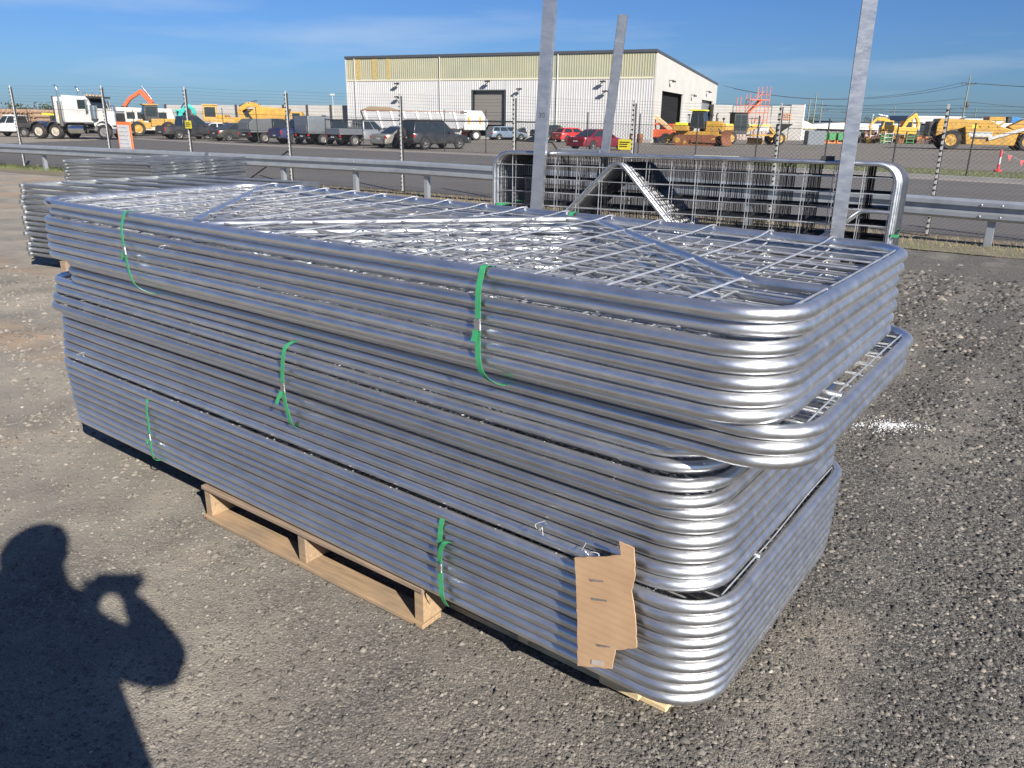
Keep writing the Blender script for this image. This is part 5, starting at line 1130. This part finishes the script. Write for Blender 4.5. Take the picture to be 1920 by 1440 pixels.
def scraper(pos, yaw):
    e = thing('scraper', 'large yellow earthmoving scraper parked on the right', 'scraper', (*pos, .012), yaw)
    for x, r_ in ((1.0,.85),(7.2,.78)):
        for sg in (-1,1): wheel(e, x, sg*1.15, r_, .62, YELLOW)
    m = MB(); m.prism([(-.3,1.15),(2.0,1.95),(2.3,.45),(6.2,.40),(6.4,1.6),(5.0,2.0),(4.0,2.55),(-.1,2.65),(-.3,2.2)], -1.25, 1.25, 'y'); fixn(m.build('bowl', YELLOW, e, 0, .06))
    MB().bx(-.9,-.25,-.8,.8,1.1,2.4).build('engine_grille', DARK, e, 0, .08); MB().bx(2.4,4.3,-1.262,-1.256,1.15,1.55).build('white_stripe', WHITE, e, 0); MB().bx(2.6,4.4,-1.262,-1.256,.95,1.10).build('black_stripe', DARK, e, 0)
    for sg in (-1,1): m = MB(); m.bar((4.0,sg*1.36,.95),(7.1,sg*1.36,1.95),.12,.26); fixn(m.build('draft_arm', WHITE if sg < 0 else YELLOW, e, 0, .02))
    m = MB(); m.prism([(5.7,2.0),(6.9,2.7),(8.2,2.2),(8.6,1.5),(8.0,1.2),(6.8,1.4)], -.5, .5, 'y'); fixn(m.build('gooseneck', YELLOW, e, 0, .05))
    m = MB(); m.prism([(6.6,1.1),(9.4,1.1),(9.6,1.6),(8.9,2.0),(7.6,1.9),(6.6,1.5)], -.9, .9, 'y'); fixn(m.build('tractor_body', YELLOW, e, 0, .06))
    MB().lathe([(.30,-.04),(.30,.04)], (7.6,-.95,2.0), 'y', 16).build('round_plate', WHITE, e, 50)
    MB().bx(3.9,5.2,-.9,.9,2.5,2.85).build('apron', YELLOW, e, 0, .05)
    for x in (3.2, 3.9, 4.6): m = MB(); m.bar((x,-1.27,2.0),(x+.5,-1.27,2.45),.06,.16); fixn(m.build('rib', YELLOW, e, 0))
    MB().bx(2.55,2.95,-1.262,-1.258,1.85,2.15).build('yellow_sticker', MATS['sticker_yellow'], e, 0)
    return e
scraper((38.6,74.8), -14)
BLM = M('machine_blue', (.03,.22,.50), .4, var=.12, dirt=(.1,.12,.14), dirt_amt=.3)
e = thing('lifting_machine', 'blue boom machine at the right edge above the scraper', 'machine', (49.5,81,0), -12)
for x in (.8, 3.4):
    for sg in (-1,1): wheel(e, x, sg*.9, .6, .4, DARK)
MB().bx(-.2,4.4,-.8,.8,.7,1.5).build('chassis', DARK, e, 0, .05); m = MB(); m.bar((-.6,0,2.75),(5,0,1.9),.5,.55); fixn(m.build('boom', BLM, e, 0, .03)); MB().bx(-.9,-.5,-.3,.3,2.4,3.0).build('boom_head', DARK, e, 0, .05); MB().bx(2.6,3.4,-.3,.3,1.5,2.0).build('boom_pivot', BLM, e, 0)

# telehandler in front of the end wall, barrels, tipping trailer, caravan, bus, dump truck ---------------
e = thing('telehandler', 'orange telehandler with beige raised boom by the shed door', 'telehandler', (16.4,84.0,0), 150)
BEI = M('beige_paint', (.60,.44,.25), .5, var=.08)
for x in (.6, 2.9):
    for sg in (-1,1): wheel(e, x, sg*.85, .5, .36, DARK)
MB().bx(0,3.6,-.7,.7,.55,1.35).build('body', ORX, e, 0, .08); MB().bx(.2,1.5,-1.0,-.2,1.0,1.9).build('cab', ORX, e, 0, .06); m = MB(); m.bar((.3,.2,1.3),(3.9,.2,3.9),.34,.40); fixn(m.build('boom', BEI, e, 0, .03)); m = MB(); m.bar((.1,.2,1.7),(2.6,.2,2.0),.2,.2); fixn(m.build('stabiliser', ORX, e, 0)); MB().bx(3.7,4.1,0,.4,3.6,4.3).build('boom_head', BEI, e, 0, .02)
for i, (x, y) in enumerate(((12.0,83.4),(12.75,83.3))):
    o = MB().lathe([(.28,0),(.30,.02),(.30,.45),(.31,.47),(.30,.49),(.30,.88),(.28,.90)], (0,0,0), 'z', 16).build('oil_drum', RUST, None, 50); o.location = (x, y, .012); tag(o, ('left' if i == 0 else 'right')+' rusty drum at the shed corner', 'drum', 'rusty drums')
for i, (x, y) in enumerate(((-5.5,86.6),(-5.1,87.4))):
    o = thing('traffic_barrel', ('left' if i == 0 else 'right')+' orange and white barrel left of the shed roller door', 'barrel', (x, y, .012), 0, 'orange barrels'); MB().lathe([(.26,0),(.28,.02),(.26,1.25),(.1,1.3)], (0,0,0), 'z', 14).build('drum', M('barrel_orange', (.75,.14,.08), .5), o, 50)
    for z in (.35, .8): MB().lathe([(.285,z),(.283,z+.14)], (0,0,0), 'z', 14).build('white_band', WHITE, o, 50)
def tipper(pos, yaw):
    e = thing('tipping_trailer', 'white ribbed tipping trailer in front of the shed wall', 'trailer', (*pos, .012), yaw); GT = M('grey_tarp_side', (.30,.30,.31), .6, var=.12)
    m = MB(); m.prism([(-.1,1.15),(9.6,1.15),(10.0,2.55),(-.6,2.75)], -1.2, 1.2, 'y'); fixn(m.build('tub', GT, e, 0, .03))
    for k in range(8):
        x = .15+k*1.28; m = MB(); m.bar((x,-1.24,1.12),(x-.45,-1.24,2.72),.09,.22,(1,0,0)); fixn(m.build('rib', WHITE, e, 0)); m = MB(); m.bar((x,1.24,1.12),(x-.45,1.24,2.72),.09,.22,(1,0,0)); fixn(m.build('rib', WHITE, e, 0))
    MB().bx(-.65,10.05,-1.27,-1.20,2.72,2.78).build('top_rail', RUST, e, 0); MB().bx(-.1,9.6,-.5,.5,.75,1.12).build('chassis', WHITE, e, 0)
    m = MB(); m.prism([(-.5,2.8),(.3,3.15),(2.2,3.1),(3.2,2.8)], -1.1, 1.1, 'y'); fixn(m.build('load_cover', M('brown_tarp', (.20,.15,.10), .8), e, 0))
    for x in (1.0, 2.25, 3.5):
        for sg in (-1,1): wheel(e, x, sg*.95, .5, .4, WHITE)
    m = MB(); m.prism([(9.7,1.0),(12.0,1.0),(12.3,1.8),(11.6,2.9),(9.7,2.9)], -1.15, 1.15, 'y'); c = fixn(m.build('headboard', WHITE, e, 0, .08))
    for y in (-.5, .5): MB().bx(12.0,12.08,y-.12,y+.12,1.9,2.3).build('marker_panel', AMBER, c, 0)
    for x in (10.2, 11.4): MB().bx(x-.10,x+.10,-1.165,-1.152,1.6,2.3).build('marker_panel', AMBER, c, 0)
    for sg in (-1,1): wheel(e, 11.0, sg*.95, .5, .4, WHITE)
    return e
tipper((-15.0,82.4), 14)
def van(pos, yaw):
    e = thing('caravan', 'white caravan in front of the shed behind the crimson sedan', 'caravan', (*pos, .012), yaw, None); CW = M('caravan_white', (.56,.58,.57), .4, var=.04)
    m = MB(); m.prism([(0,.5),(4.6,.5),(4.9,1.2),(4.6,2.2),(4.2,2.5),(.3,2.5),(0,2.2)], -1.1, 1.1, 'y'); fixn(m.build('body', CW, e, 0, .08))
    MB().bx(-.012,-.002,-.7,.7,1.3,1.95).build('rear_window', GLASS, e, 0); MB().bx(.7,1.9,-1.112,-1.103,1.25,1.85).build('side_window', GLASS, e, 0); MB().bx(2.4,3.1,-1.112,-1.103,.6,2.2).build('door', SILV, e, 0); MB().bx(3.4,4.2,-1.112,-1.103,1.25,1.85).build('side_window', GLASS, e, 0); MB().bx(1.6,2.4,-.4,.4,2.51,2.75).build('roof_hatch', WHITE, e, 0, .03)
    MB().bx(.2,4.5,-1.35,-1.12,2.30,2.42).build('awning', WHITE, e, 0, .03)
    for sg in (-1,1): wheel(e, 2.3, sg*1.0, .33, .2, WHITE)
    MB().bx(4.9,6.0,-.06,.06,.45,.55).build('drawbar', DARK, e, 0)
van((7.3,89.5), 24)
e = thing('minibus', 'cream minibus behind the prime mover grille', 'bus', (-44.4,90.5,.012), 12); BUSC = M('bus_cream', (.60,.565,.50), .45, var=.05)
m = MB(); m.prism([(0,.45),(6.4,.45),(6.5,1.3),(6.1,2.75),(0,2.85)], -1.05, 1.05, 'y'); fixn(m.build('body', BUSC, e, 0, .08))
for k in range(5): MB().bx(.35+k*1.1,1.2+k*1.1,-1.062,-1.053,1.65,2.35).build('side_window', GLASS, e, 0)
for x in (1.3,5.2):
    for sg in (-1,1): wheel(e, x, sg*.95, .4, .24, WHITE)
e = thing('dump_truck', 'yellow dump truck body behind the blue pickup', 'dump truck', (-27.9,88.5,.012), 6)
m = MB(); m.prism([(-.2,1.6),(2.7,1.5),(3.4,2.9),(.2,3.05),(-.7,2.4)], -1.3, 1.3, 'y'); fixn(m.build('tipping_body', YELLOW, e, 0, .04))
for x in (.2,.9,1.6,2.3,2.9): m = MB(); m.bar((x,-1.34,1.6),(x+.3,-1.34,2.95),.08,.12,(1,0,0)); fixn(m.build('rib', YELLOW, e, 0))
MB().bx(0,4.6,-.6,.6,.8,1.45).build('chassis', YELLOW, e, 0, .05); m = MB(); m.prism([(3.6,1.1),(4.9,1.1),(5.0,1.8),(4.7,2.6),(3.6,2.6)], -1.1, 1.1, 'y'); c = fixn(m.build('cab', YELLOW, e, 0, .05)); MB().bx(3.8,4.6,-1.112,-1.103,1.8,2.45).build('cab_window', GLASS, c, 0)
for x in (.7,1.9,4.1):
    for sg in (-1,1): wheel(e, x, sg*1.0, .6, .4, YELLOW)

# logs -----------------------------------------------------------------
LOG = wood('log_end', (.42,.27,.17), (6,6,6)); q = random.Random(8); k = 0
for row in range(4):
    for c_ in range(13-row):
        r_ = q.uniform(.20,.26); o = MB().lathe([(r_*.95,-2.2),(r_,-2.1),(r_*.97,2.2)], (0,0,0), 'y', 10).build('log', LOG, None, 50)
        o.location = (-57.2+c_*.52+row*.26+q.uniform(-.03,.03), 90.5, .95+row*.44); o.rotation_euler = (0,0,R(-20)); tag(o, 'sawn log in the timber pile at the far left', 'log', 'logs in the timber pile')
e = thing('log_rack', 'dark flat rack carrying the timber pile at the far left', 'rack', (-57.5,90.3,.012), 0); MB().bx(-.4,7.2,-1.2,1.4,.45,.70).build('deck', DARK, e, 0)
for x in (-.4, 7.1):
    for y in (-1.1, 1.3): MB().bx(x,x+.12,y-.06,y+.06,.705,2.6).build('stake', DARK, e, 0)
for x in (.6, 6.2): MB().bx(x-.15,x+.15,-1,1.2,0,.445).build('leg', DARK, e, 0)
o = MB(); o.bar((0,0,2.05),(2.2,0,1.9),.3,.18); o = o.build('yellow_beam', SIGNY, None, 0); o.location = (-49.8,86,0); tag(o, 'yellow steel beam behind the pickup at the far left', 'beam')
m = MB().bx(-.12,.12,-.5,.5,0,1.9).build('beam_stand', DARK, None, 0); m.location = (-48.7,86,0); tag(m, 'dark stand under the yellow beam at the far left', 'stand')

# bollard with flags, crate, bins -----------------------------------------
e = thing('safety_bollard', 'red and white safety bollard with bunting at the right', 'bollard', (21.0,34.95,.016), 0); RB = M('bollard_red', (.72,.05,.06), .5)
MB().lathe([(.17,0),(.17,.05),(.05,.09),(.045,.30)], (0,0,0), 'z', 12).build('base', RB, e, 50); MB().lathe([(.046,.301),(.046,.60)], (0,0,0), 'z', 12).build('white_band', WHITE, e, 50); MB().lathe([(.046,.601),(.046,.85),(.02,.90)], (0,0,0), 'z', 12).build('tip', RB, e, 50)
P = [(0,0,.84),(.6,.1,.62),(1.3,.3,.42),(2.3,.5,.55)]; MB().tube(smooth_path(P, 5), .006, 4).build('bunting_cord', WHITE, e, 50)
for a in ((.45,.08,.67),(1.12,.25,.46),(1.9,.42,.48)): MB().slab([(a[0]-.09,a[1],a[2]),(a[0]+.09,a[1],a[2]),(a[0],a[1]-.02,a[2]-.24)], .004).build('flag', RB, e, 0)
o = MB(); o.bx(0,1.8,0,1.2,0,1.42); o = o.build('steel_crate', M('grey_crate', (.16,.18,.20), .6, var=.1), None, 0, .03); o.location = (30.6,85,.012); tag(o, 'dark grey steel crate standing in the yard right of the grader', 'crate')
GREEN = M('bin_green', (.05,.25,.08), .5, var=.15); ORB = M('bin_orange', (.65,.22,.05), .5, var=.15)
for i in range(4):
    o = MB(); o.prism([(.05,0),(.75,0),(.82,.75),(-.02,.75)], 0, .8, 'y'); o.bx(-.04,.84,-.03,.83,.751,.82); o = fixn(o.build('green_bin', GREEN, None, 0, .02)); o.location = (35.6+i*1.05,95,.38); tag(o, 'green bin, %s from the left in the row beyond the grey crate' % ORD[i], 'bin', 'green bins in the yard'); o['group'] = 'green bins in the yard'
    o = MB().bx(0,.95,-.05,.85,0,.12).bx(.05,.15,0,.8,.12,.36).bx(.8,.9,0,.8,.12,.36).build('orange_stand', ORB, None, 0, .01); o.location = (35.5+i*1.05,95,.012); tag(o, 'orange stand under the %s green bin' % ORD[i], 'stand', 'orange stands in the yard')
# assorted machine attachments laid out in the yard to the right: each its own thing
cols = [RUST, DARK, GREEN, WHITE, ORB, RUST, DARK, YELLOW, RUST]; q = random.Random(21)
names = [('disc_plough','disc plough frame'),('storage_rack','upright steel rack'),('pallet_stack','stack of goods'),('farm_implement','tined farm implement')]
for i in range(58):
    x = 40.5+q.uniform(0,15); y = 95+q.uniform(0,14)+.25*(x-40); mat = q.choice(cols); kd = q.randrange(4); m = MB(); h_ = q.uniform(.7,1.3)
    if kd == 0:
        m.bx(-.8,.8,-.06,.06,h_*.6,h_*.6+.12)
        for k in range(6): m.lathe([(.05,-.02),(.32,0),(.05,.02)], (-.7+k*.28,0,.32), 'x', 10); m.bx(-.72+k*.28,-.68+k*.28,-.03,.03,.32,h_*.62)
    elif kd == 1:
        for a in (-.5,.5): m.bx(a-.04,a+.04,-.04,.04,0,h_*1.3)
        for z in (.2,.6,1.): m.bx(-.5,.5,-.03,.03,h_*z,h_*z+.07)
    elif kd == 2:
        m.bx(-.6,.6,-.5,.5,0,.12)
        for k in range(3): m.bx(-.55+.03*k,.55-.02*k,-.45,.45,.13+.27*k,.38+.27*k)
    else:
        m.bx(-.9,.9,-.05,.05,.6,.7)
        for k in range(8): m.tube(bend([(-.85+k*.24,0,.62),(-.85+k*.24,-.25,.55),(-.85+k*.24,-.1,0)], .1, 3), .025, 5)
        m.bx(-.05,.05,-.6,0,.6,h_+.2)
    o = m.build(names[kd][0], mat, None, 0); o.location = (x, y, .012); o.rotation_euler = (0,0,q.uniform(-.6,.6))
    tag(o, 'small %s %s among the clutter in the yard right of the bins' % ({'rusty_steel':'rusty','dark_steel':'dark','bin_green':'green','white_paint':'white','bin_orange':'orange','machine_yellow':'yellow'}[mat.name], names[kd][1]), 'implement', 'implements laid out in the yard')

# ------------------------------------------------------------------ photographer (beside the camera, seen by shadow)
JACKET = M('dark_jacket', (.03,.035,.05), .85, var=.2); SKINM = M('skin', (.50,.30,.21), .5, var=.06)
ph = thing('person', 'person in dark work clothes holding up a phone beside the camera', 'person')
def limb(pts, rad, nm, mat, n=12): return MB().tube(smooth_path(pts, 5), list(np.interp(np.linspace(0, len(rad)-1, (len(pts)-1)*5+1), range(len(rad)), rad)), n)
def body():
    # one continuous clothed surface: torso loft, then limbs rooted inside it, merged by a remesh
    m = MB(); S = []
    for c, a, b in (((-.32,-.07,.86),.33,.19),((-.32,-.07,1.0),.33,.19),((-.34,-.06,1.18),.285,.18),((-.365,-.05,1.34),.255,.165),((-.38,-.04,1.46),.235,.155),((-.40,-.035,1.56),.215,.135),((-.41,-.03,1.63),.150,.120),((-.41,-.025,1.70),.128,.112),((-.41,-.025,1.765),.112,.102)):
        S.append([(c[0]+a*math.cos(t_), c[1]+b*math.sin(t_), c[2]) for t_ in np.linspace(0, 2*math.pi, 20, endpoint=False)])
    m.loft(S)
    for pts, rad in (([(-.56,-.03,1.48),(-.60,.06,1.38),(-.50,.16,1.29),(-.34,.10,1.46),(-.175,.0,1.60)], [.085,.075,.068,.055,.038]),
                     ([(-.22,-.05,1.50),(-.08,-.06,1.44),(.055,-.02,1.375),(.03,-.03,1.49),(-.015,-.05,1.615)], [.085,.080,.074,.056,.038]),
                     ([(-.49,-.07,.95),(-.49,-.06,.75),(-.48,-.05,.52),(-.49,-.06,.30),(-.50,-.09,.08)], [.12,.11,.08,.075,.06]),
                     ([(-.29,-.07,.95),(-.28,-.06,.75),(-.27,-.05,.52),(-.27,-.06,.30),(-.27,-.09,.08)], [.12,.11,.08,.075,.06]),
                     ([(-.50,-.13,.045),(-.51,-.03,.05),(-.53,.08,.04)], [.05,.055,.038]), ([(-.27,-.13,.045),(-.26,-.03,.05),(-.24,.08,.04)], [.05,.055,.038])):
        m2 = limb(pts, rad, '', None); m.add(m2.v, m2.f)
    o = fixn(m.build('body', JACKET, ph, 60)); rm_ = o.modifiers.new('merge', 'REMESH'); rm_.mode = 'VOXEL'; rm_.voxel_size = .016; rm_.use_smooth_shade = True
    s_ = o.modifiers.new('smooth', 'SMOOTH'); s_.iterations = 4; return o
body()
def headmesh():
    m = MB(); S = []
    for z, a, b, dx in ((1.545,.050,.052,-.012),(1.57,.066,.058,-.002),(1.60,.080,.066,.006),(1.635,.092,.072,.006),(1.67,.098,.076,.004),(1.71,.102,.079,.0),(1.75,.098,.077,-.004),(1.79,.080,.064,-.010),(1.815,.050,.042,-.012),(1.825,.015,.013,-.012)):
        ring = []
        for t_ in np.linspace(0, 2*math.pi, 20, endpoint=False):
            x = dx+a*math.cos(t_); y = b*math.sin(t_)
            if math.cos(t_) > .93: x += {1.635:.020,1.60:.008,1.67:.014,1.57:.006}.get(z, 0)       # nose and chin
            if abs(math.cos(t_)-.80) < .16 and z == 1.67: x -= .012                                  # eye sockets
            ring.append((x, y, z))
        S.append(ring)
    return m.loft(S)
h = headmesh().build('head', SKINM, ph, 60); h.location = (-.395,-.015,.095); h.rotation_euler = (0,0,R(70))
for sg in (-1,1):
    MB().lathe([(.004,-.012),(.026,-.006),(.030,.004),(.018,.012)], (0,sg*.082,1.665), 'y', 10).build('ear', SKINM, h, 60)
    MB().lathe([(.004,-.006),(.011,0),(.004,.006)], (.088,sg*.030,1.672), 'x', 10).build('eye', LAMP, h, 60)
MB().bx(.083,.094,-.022,.022,1.600,1.607).build('mouth', M('lips', (.35,.13,.11), .5), h, 0, .002)
m = MB(); S = []
for z, a in ((1.70,.112),(1.74,.115),(1.79,.098),(1.825,.062),(1.838,.02)): S.append([(-.010+a*math.cos(t_), a*.80*math.sin(t_), z) for t_ in np.linspace(0,2*math.pi,18,endpoint=False)])
m.loft(S); m.build('hair', M('dark_hair', (.03,.02,.015), .7), h, 60); h.scale = (1.2,1.3,1.0)
def hand(side, wrist, palm_c, mat):
    m = MB(); W0 = Vector(wrist); Pc = Vector(palm_c)
    m.tube([W0, (W0+Pc)/2, Pc, Pc+(Pc-W0).normalized()*.03], [.026,.034,.040,.034], 10)
    d = (Pc-W0).normalized(); sidev = Vector((0,0,1)).cross(d).normalized(); out_ = Vector((.03,0,0))
    for k, ln in enumerate((.070,.080,.075,.058)):
        b0 = Pc + d*.02 + Vector((0, side*(-.012), .030-.020*k)); b1 = b0 + Vector((ln*.45, side*.012, .010)); b2 = b1 + Vector((ln*.30, -side*.030, .0)); m.tube([b0, b1, b2], [.0095,.009,.0075], 8)
    t0 = W0.lerp(Pc, .5)+Vector((-.01,0,.015)); m.tube([t0, t0+Vector((-.02,-side*.02,.035)), t0+Vector((-.005,-side*.035,.060))], [.012,.011,.008], 8)
    return m.build('hand', mat, ph, 60)
# the phone is a thing of its own, held just behind the lens
pn = thing('phone', 'dark phone held up in both hands beside the camera', 'phone', (0,-.022,1.69), 0)
MB().bx(-.150,.012,-.012,-.003,-.060,.020).build('case', DARK, pn, 0, .003).rotation_euler = (R(-18.6),0,0)
hand(1, (-.175,.0,1.60), (-.150,-.035,1.650), SKINM); hand(-1, (-.015,-.05,1.615), (-.02,-.052,1.66), SKINM)

# ------------------------------------------------------------------ loose stones of the yard (uncountable: stuff)
def stones(n, rmin, rmax, smin, smax, a0, a1, name, mat, seed, pw=1.0):
    g_ = np.random.default_rng(seed)
    th = g_.uniform(a0, a1, n); rr = rmin*np.exp(g_.uniform(0, 1, n)**pw*math.log(rmax/rmin)); x = rr*np.sin(th); y = rr*np.cos(th)
    sv = .80*x-.60*y+.468+.1*np.sin(y*2.1); lo = np.where(x > .4, .66-.20*np.cos(sv*10.1), np.clip(.62+.25*x, .34, .62)); lo = np.clip(lo+.18*np.sin(x*2.3+1)*np.sin(y*1.9), .12, 1.)
    kp = g_.uniform(0,1,n) < lo; x, y, rr, lo = x[kp], y[kp], rr[kp], lo[kp]; n = len(x)
    z = hgt(x, y)
    base = np.array([(1,0,0),(-.5,.87,0),(-.5,-.87,0),(.55,.5,.62),(-.6,.2,.66),(.15,-.65,.62),(.1,.05,1.),(.45,.75,.25),(-.95,.0,.35),(.45,-.8,.3)], float)
    fc = np.array([(0,7,3),(7,1,4),(7,4,3),(1,8,4),(8,2,5),(8,5,4),(2,9,5),(9,0,3),(9,3,5),(3,4,6),(4,5,6),(5,3,6)])
    nv, nf = len(base), len(fc)
    s_ = smin*np.exp(g_.uniform(0,1,n)**2.2*math.log(smax/smin))*np.clip(rr/3.2, .8, 3.)
    V = base[None]*(1+g_.uniform(-.28,.28,(n,nv,3)))
    V = V*np.stack([g_.uniform(.7,1.25,n), g_.uniform(.7,1.25,n), g_.uniform(.45,.95,n)], -1)[:,None]*s_[:,None,None]
    a = g_.uniform(0, 2*math.pi, n); ca, sa = np.cos(a)[:,None], np.sin(a)[:,None]
    V = np.stack([V[...,0]*ca-V[...,1]*sa, V[...,0]*sa+V[...,1]*ca, V[...,2]], -1)
    V += np.stack([x, y, z-s_*(.34-.24*lo)], -1)[:,None]
    F_ = (fc[None]+(np.arange(n)*nv)[:,None,None]).reshape(-1,3)
    me_ = bpy.data.meshes.new(name); me_.vertices.add(n*nv); me_.vertices.foreach_set('co', V.reshape(-1).astype(np.float32))
    me_.loops.add(F_.size); me_.loops.foreach_set('vertex_index', F_.reshape(-1).astype(np.int32)); me_.polygons.add(len(F_)); me_.polygons.foreach_set('loop_start', (np.arange(len(F_))*3).astype(np.int32))
    me_.update(calc_edges=True); me_.materials.append(mat); o = bpy.data.objects.new(name, me_); COL.objects.link(o); o['kind'] = 'stuff'; return o
def stone_mat():
    m, t, b = nodes('loose_stone'); L = t.links; ge = N(t, 'NewGeometry'); tx = N(t, 'TexCoord')
    c = ramp(t, ge.outputs['Random Per Island'], [(0., (.038,.036,.034)), (.50, (.095,.088,.080)), (.80, (.165,.150,.132)), (.95, (.235,.21,.18)), (.99, (.30,.26,.21)), (1., (.40,.37,.32))]).outputs[0]
    n1 = N(t, 'TexNoise', Scale=.9, Detail=6.); L.new(tx.outputs['Object'], n1.inputs['Vector']); sx = N(t, 'SeparateXYZ'); L.new(tx.outputs['Object'], sx.inputs[0])
    mr = N(t, 'MapRange'); L.new(sx.outputs[0], mr.inputs[0]); mr.inputs[1].default_value = -3.; mr.inputs[2].default_value = 1.2; mr.inputs[3].default_value = .75; mr.inputs[4].default_value = .05
    mm = N(t, 'Math', operation='MULTIPLY'); L.new(mr.outputs[0], mm.inputs[0]); L.new(ramp(t, n1.outputs[0], [(.3,.3),(.7,1.)]).outputs[0], mm.inputs[1])
    c = mix(t, mm.outputs[0], c, (.32,.28,.225)); L.new(c, b.inputs['Base Color']); b.inputs['Roughness'].default_value = .9; b.inputs['Specular IOR Level'].default_value = .3; return m
STONE = stone_mat()
SA = dict(a0=R(-48), a1=R(48))
o = stones(200000, 1.3, 11., .0034, .0150, name='gravel', mat=STONE, seed=1, **SA); tag(o, 'fine dark basalt gravel covering the yard', 'gravel')
o = stones(4200, 1.4, 12., .010, .022, name='gravel', mat=STONE, seed=2, **SA); tag(o, 'larger loose stones scattered over the yard', 'gravel')
# white lime spill on the right
LIME_P = M('white_spill', (.62,.62,.61), .9, var=.1); g_ = random.Random(5); m = MB()
for k in range(620):
    a = g_.uniform(0, 6.28); rr = abs(g_.gauss(0,.09)); x = 2.30+rr*1.5*math.cos(a)+(g_.uniform(-.35,.1) if k % 4 == 0 else 0); y = 4.35+rr*.9*math.sin(a); s_ = g_.uniform(.0018,.0055)
    z = float(hgt(np.array(x), np.array(y)))+.004; m.add([(x-s_,y-s_*.6,z),(x+s_,y-s_,z),(x+s_*.7,y+s_,z),(x-s_*.8,y+s_*.9,z),(x,y,z+s_*.8)], [(0,1,4),(1,2,4),(2,3,4),(3,0,4)])
o = m.build('white_spill', LIME_P, None, 0, kind='stuff'); tag(o, 'splash of white powder on the gravel to the right', 'spill')
# weeds and short grass at the foot of the guardrail and on the far verge
GRS = M('grass_blades', (.12,.14,.05), .7, var=.4, scale=3.); GRD = M('dry_grass_blades', (.26,.21,.12), .8, var=.3, scale=3.)
def grass(n, fx, h0, h1, name, mat, seed, lab):
    q_ = random.Random(seed); m = MB()
    for _ in range(n):
        x, y, z = fx(q_); h_ = q_.uniform(h0, h1); a = q_.uniform(0, 6.28); lx, ly = math.cos(a)*h_*.4, math.sin(a)*h_*.4; w_ = h_*.07
        m.add([(x-w_,y,z),(x+w_,y,z),(x+lx+w_*.5,y+ly,z+h_*.8),(x+lx*1.5,y+ly*1.5,z+h_)], [(0,1,2,3)])
    o = m.build(name, mat, None, 0, kind='stuff'); tag(o, lab, 'grass')
def along(x0, x1, d0, d1):
    def f_(q_): x = q_.uniform(x0, x1); return x, interp(NEAR, x)+q_.uniform(d0, d1), .004
    return f_
grass(2400, along(-20, -8, -1.3, .1), .04, .14, 'grass', GRS, 1, 'strip of green weeds below the guardrail on the left')
grass(4200, along(-8, 12, -1.6, .1), .02, .07, 'grass', GRD, 2, 'dry short weeds below the guardrail on the right')
grass(2600, along(3, 13, -2.3, -.9), .02, .06, 'grass', GRS, 3, 'thin green weeds in front of the guardrail posts on the right')
def fv(q_): x = q_.uniform(10, 26); return x+q_.uniform(0,2.5), interp(FAR, x)+q_.uniform(-.7,6.), .016
grass(5200, fv, .05, .14, 'grass', GRS, 4, 'mown grass verge beyond the road on the right')
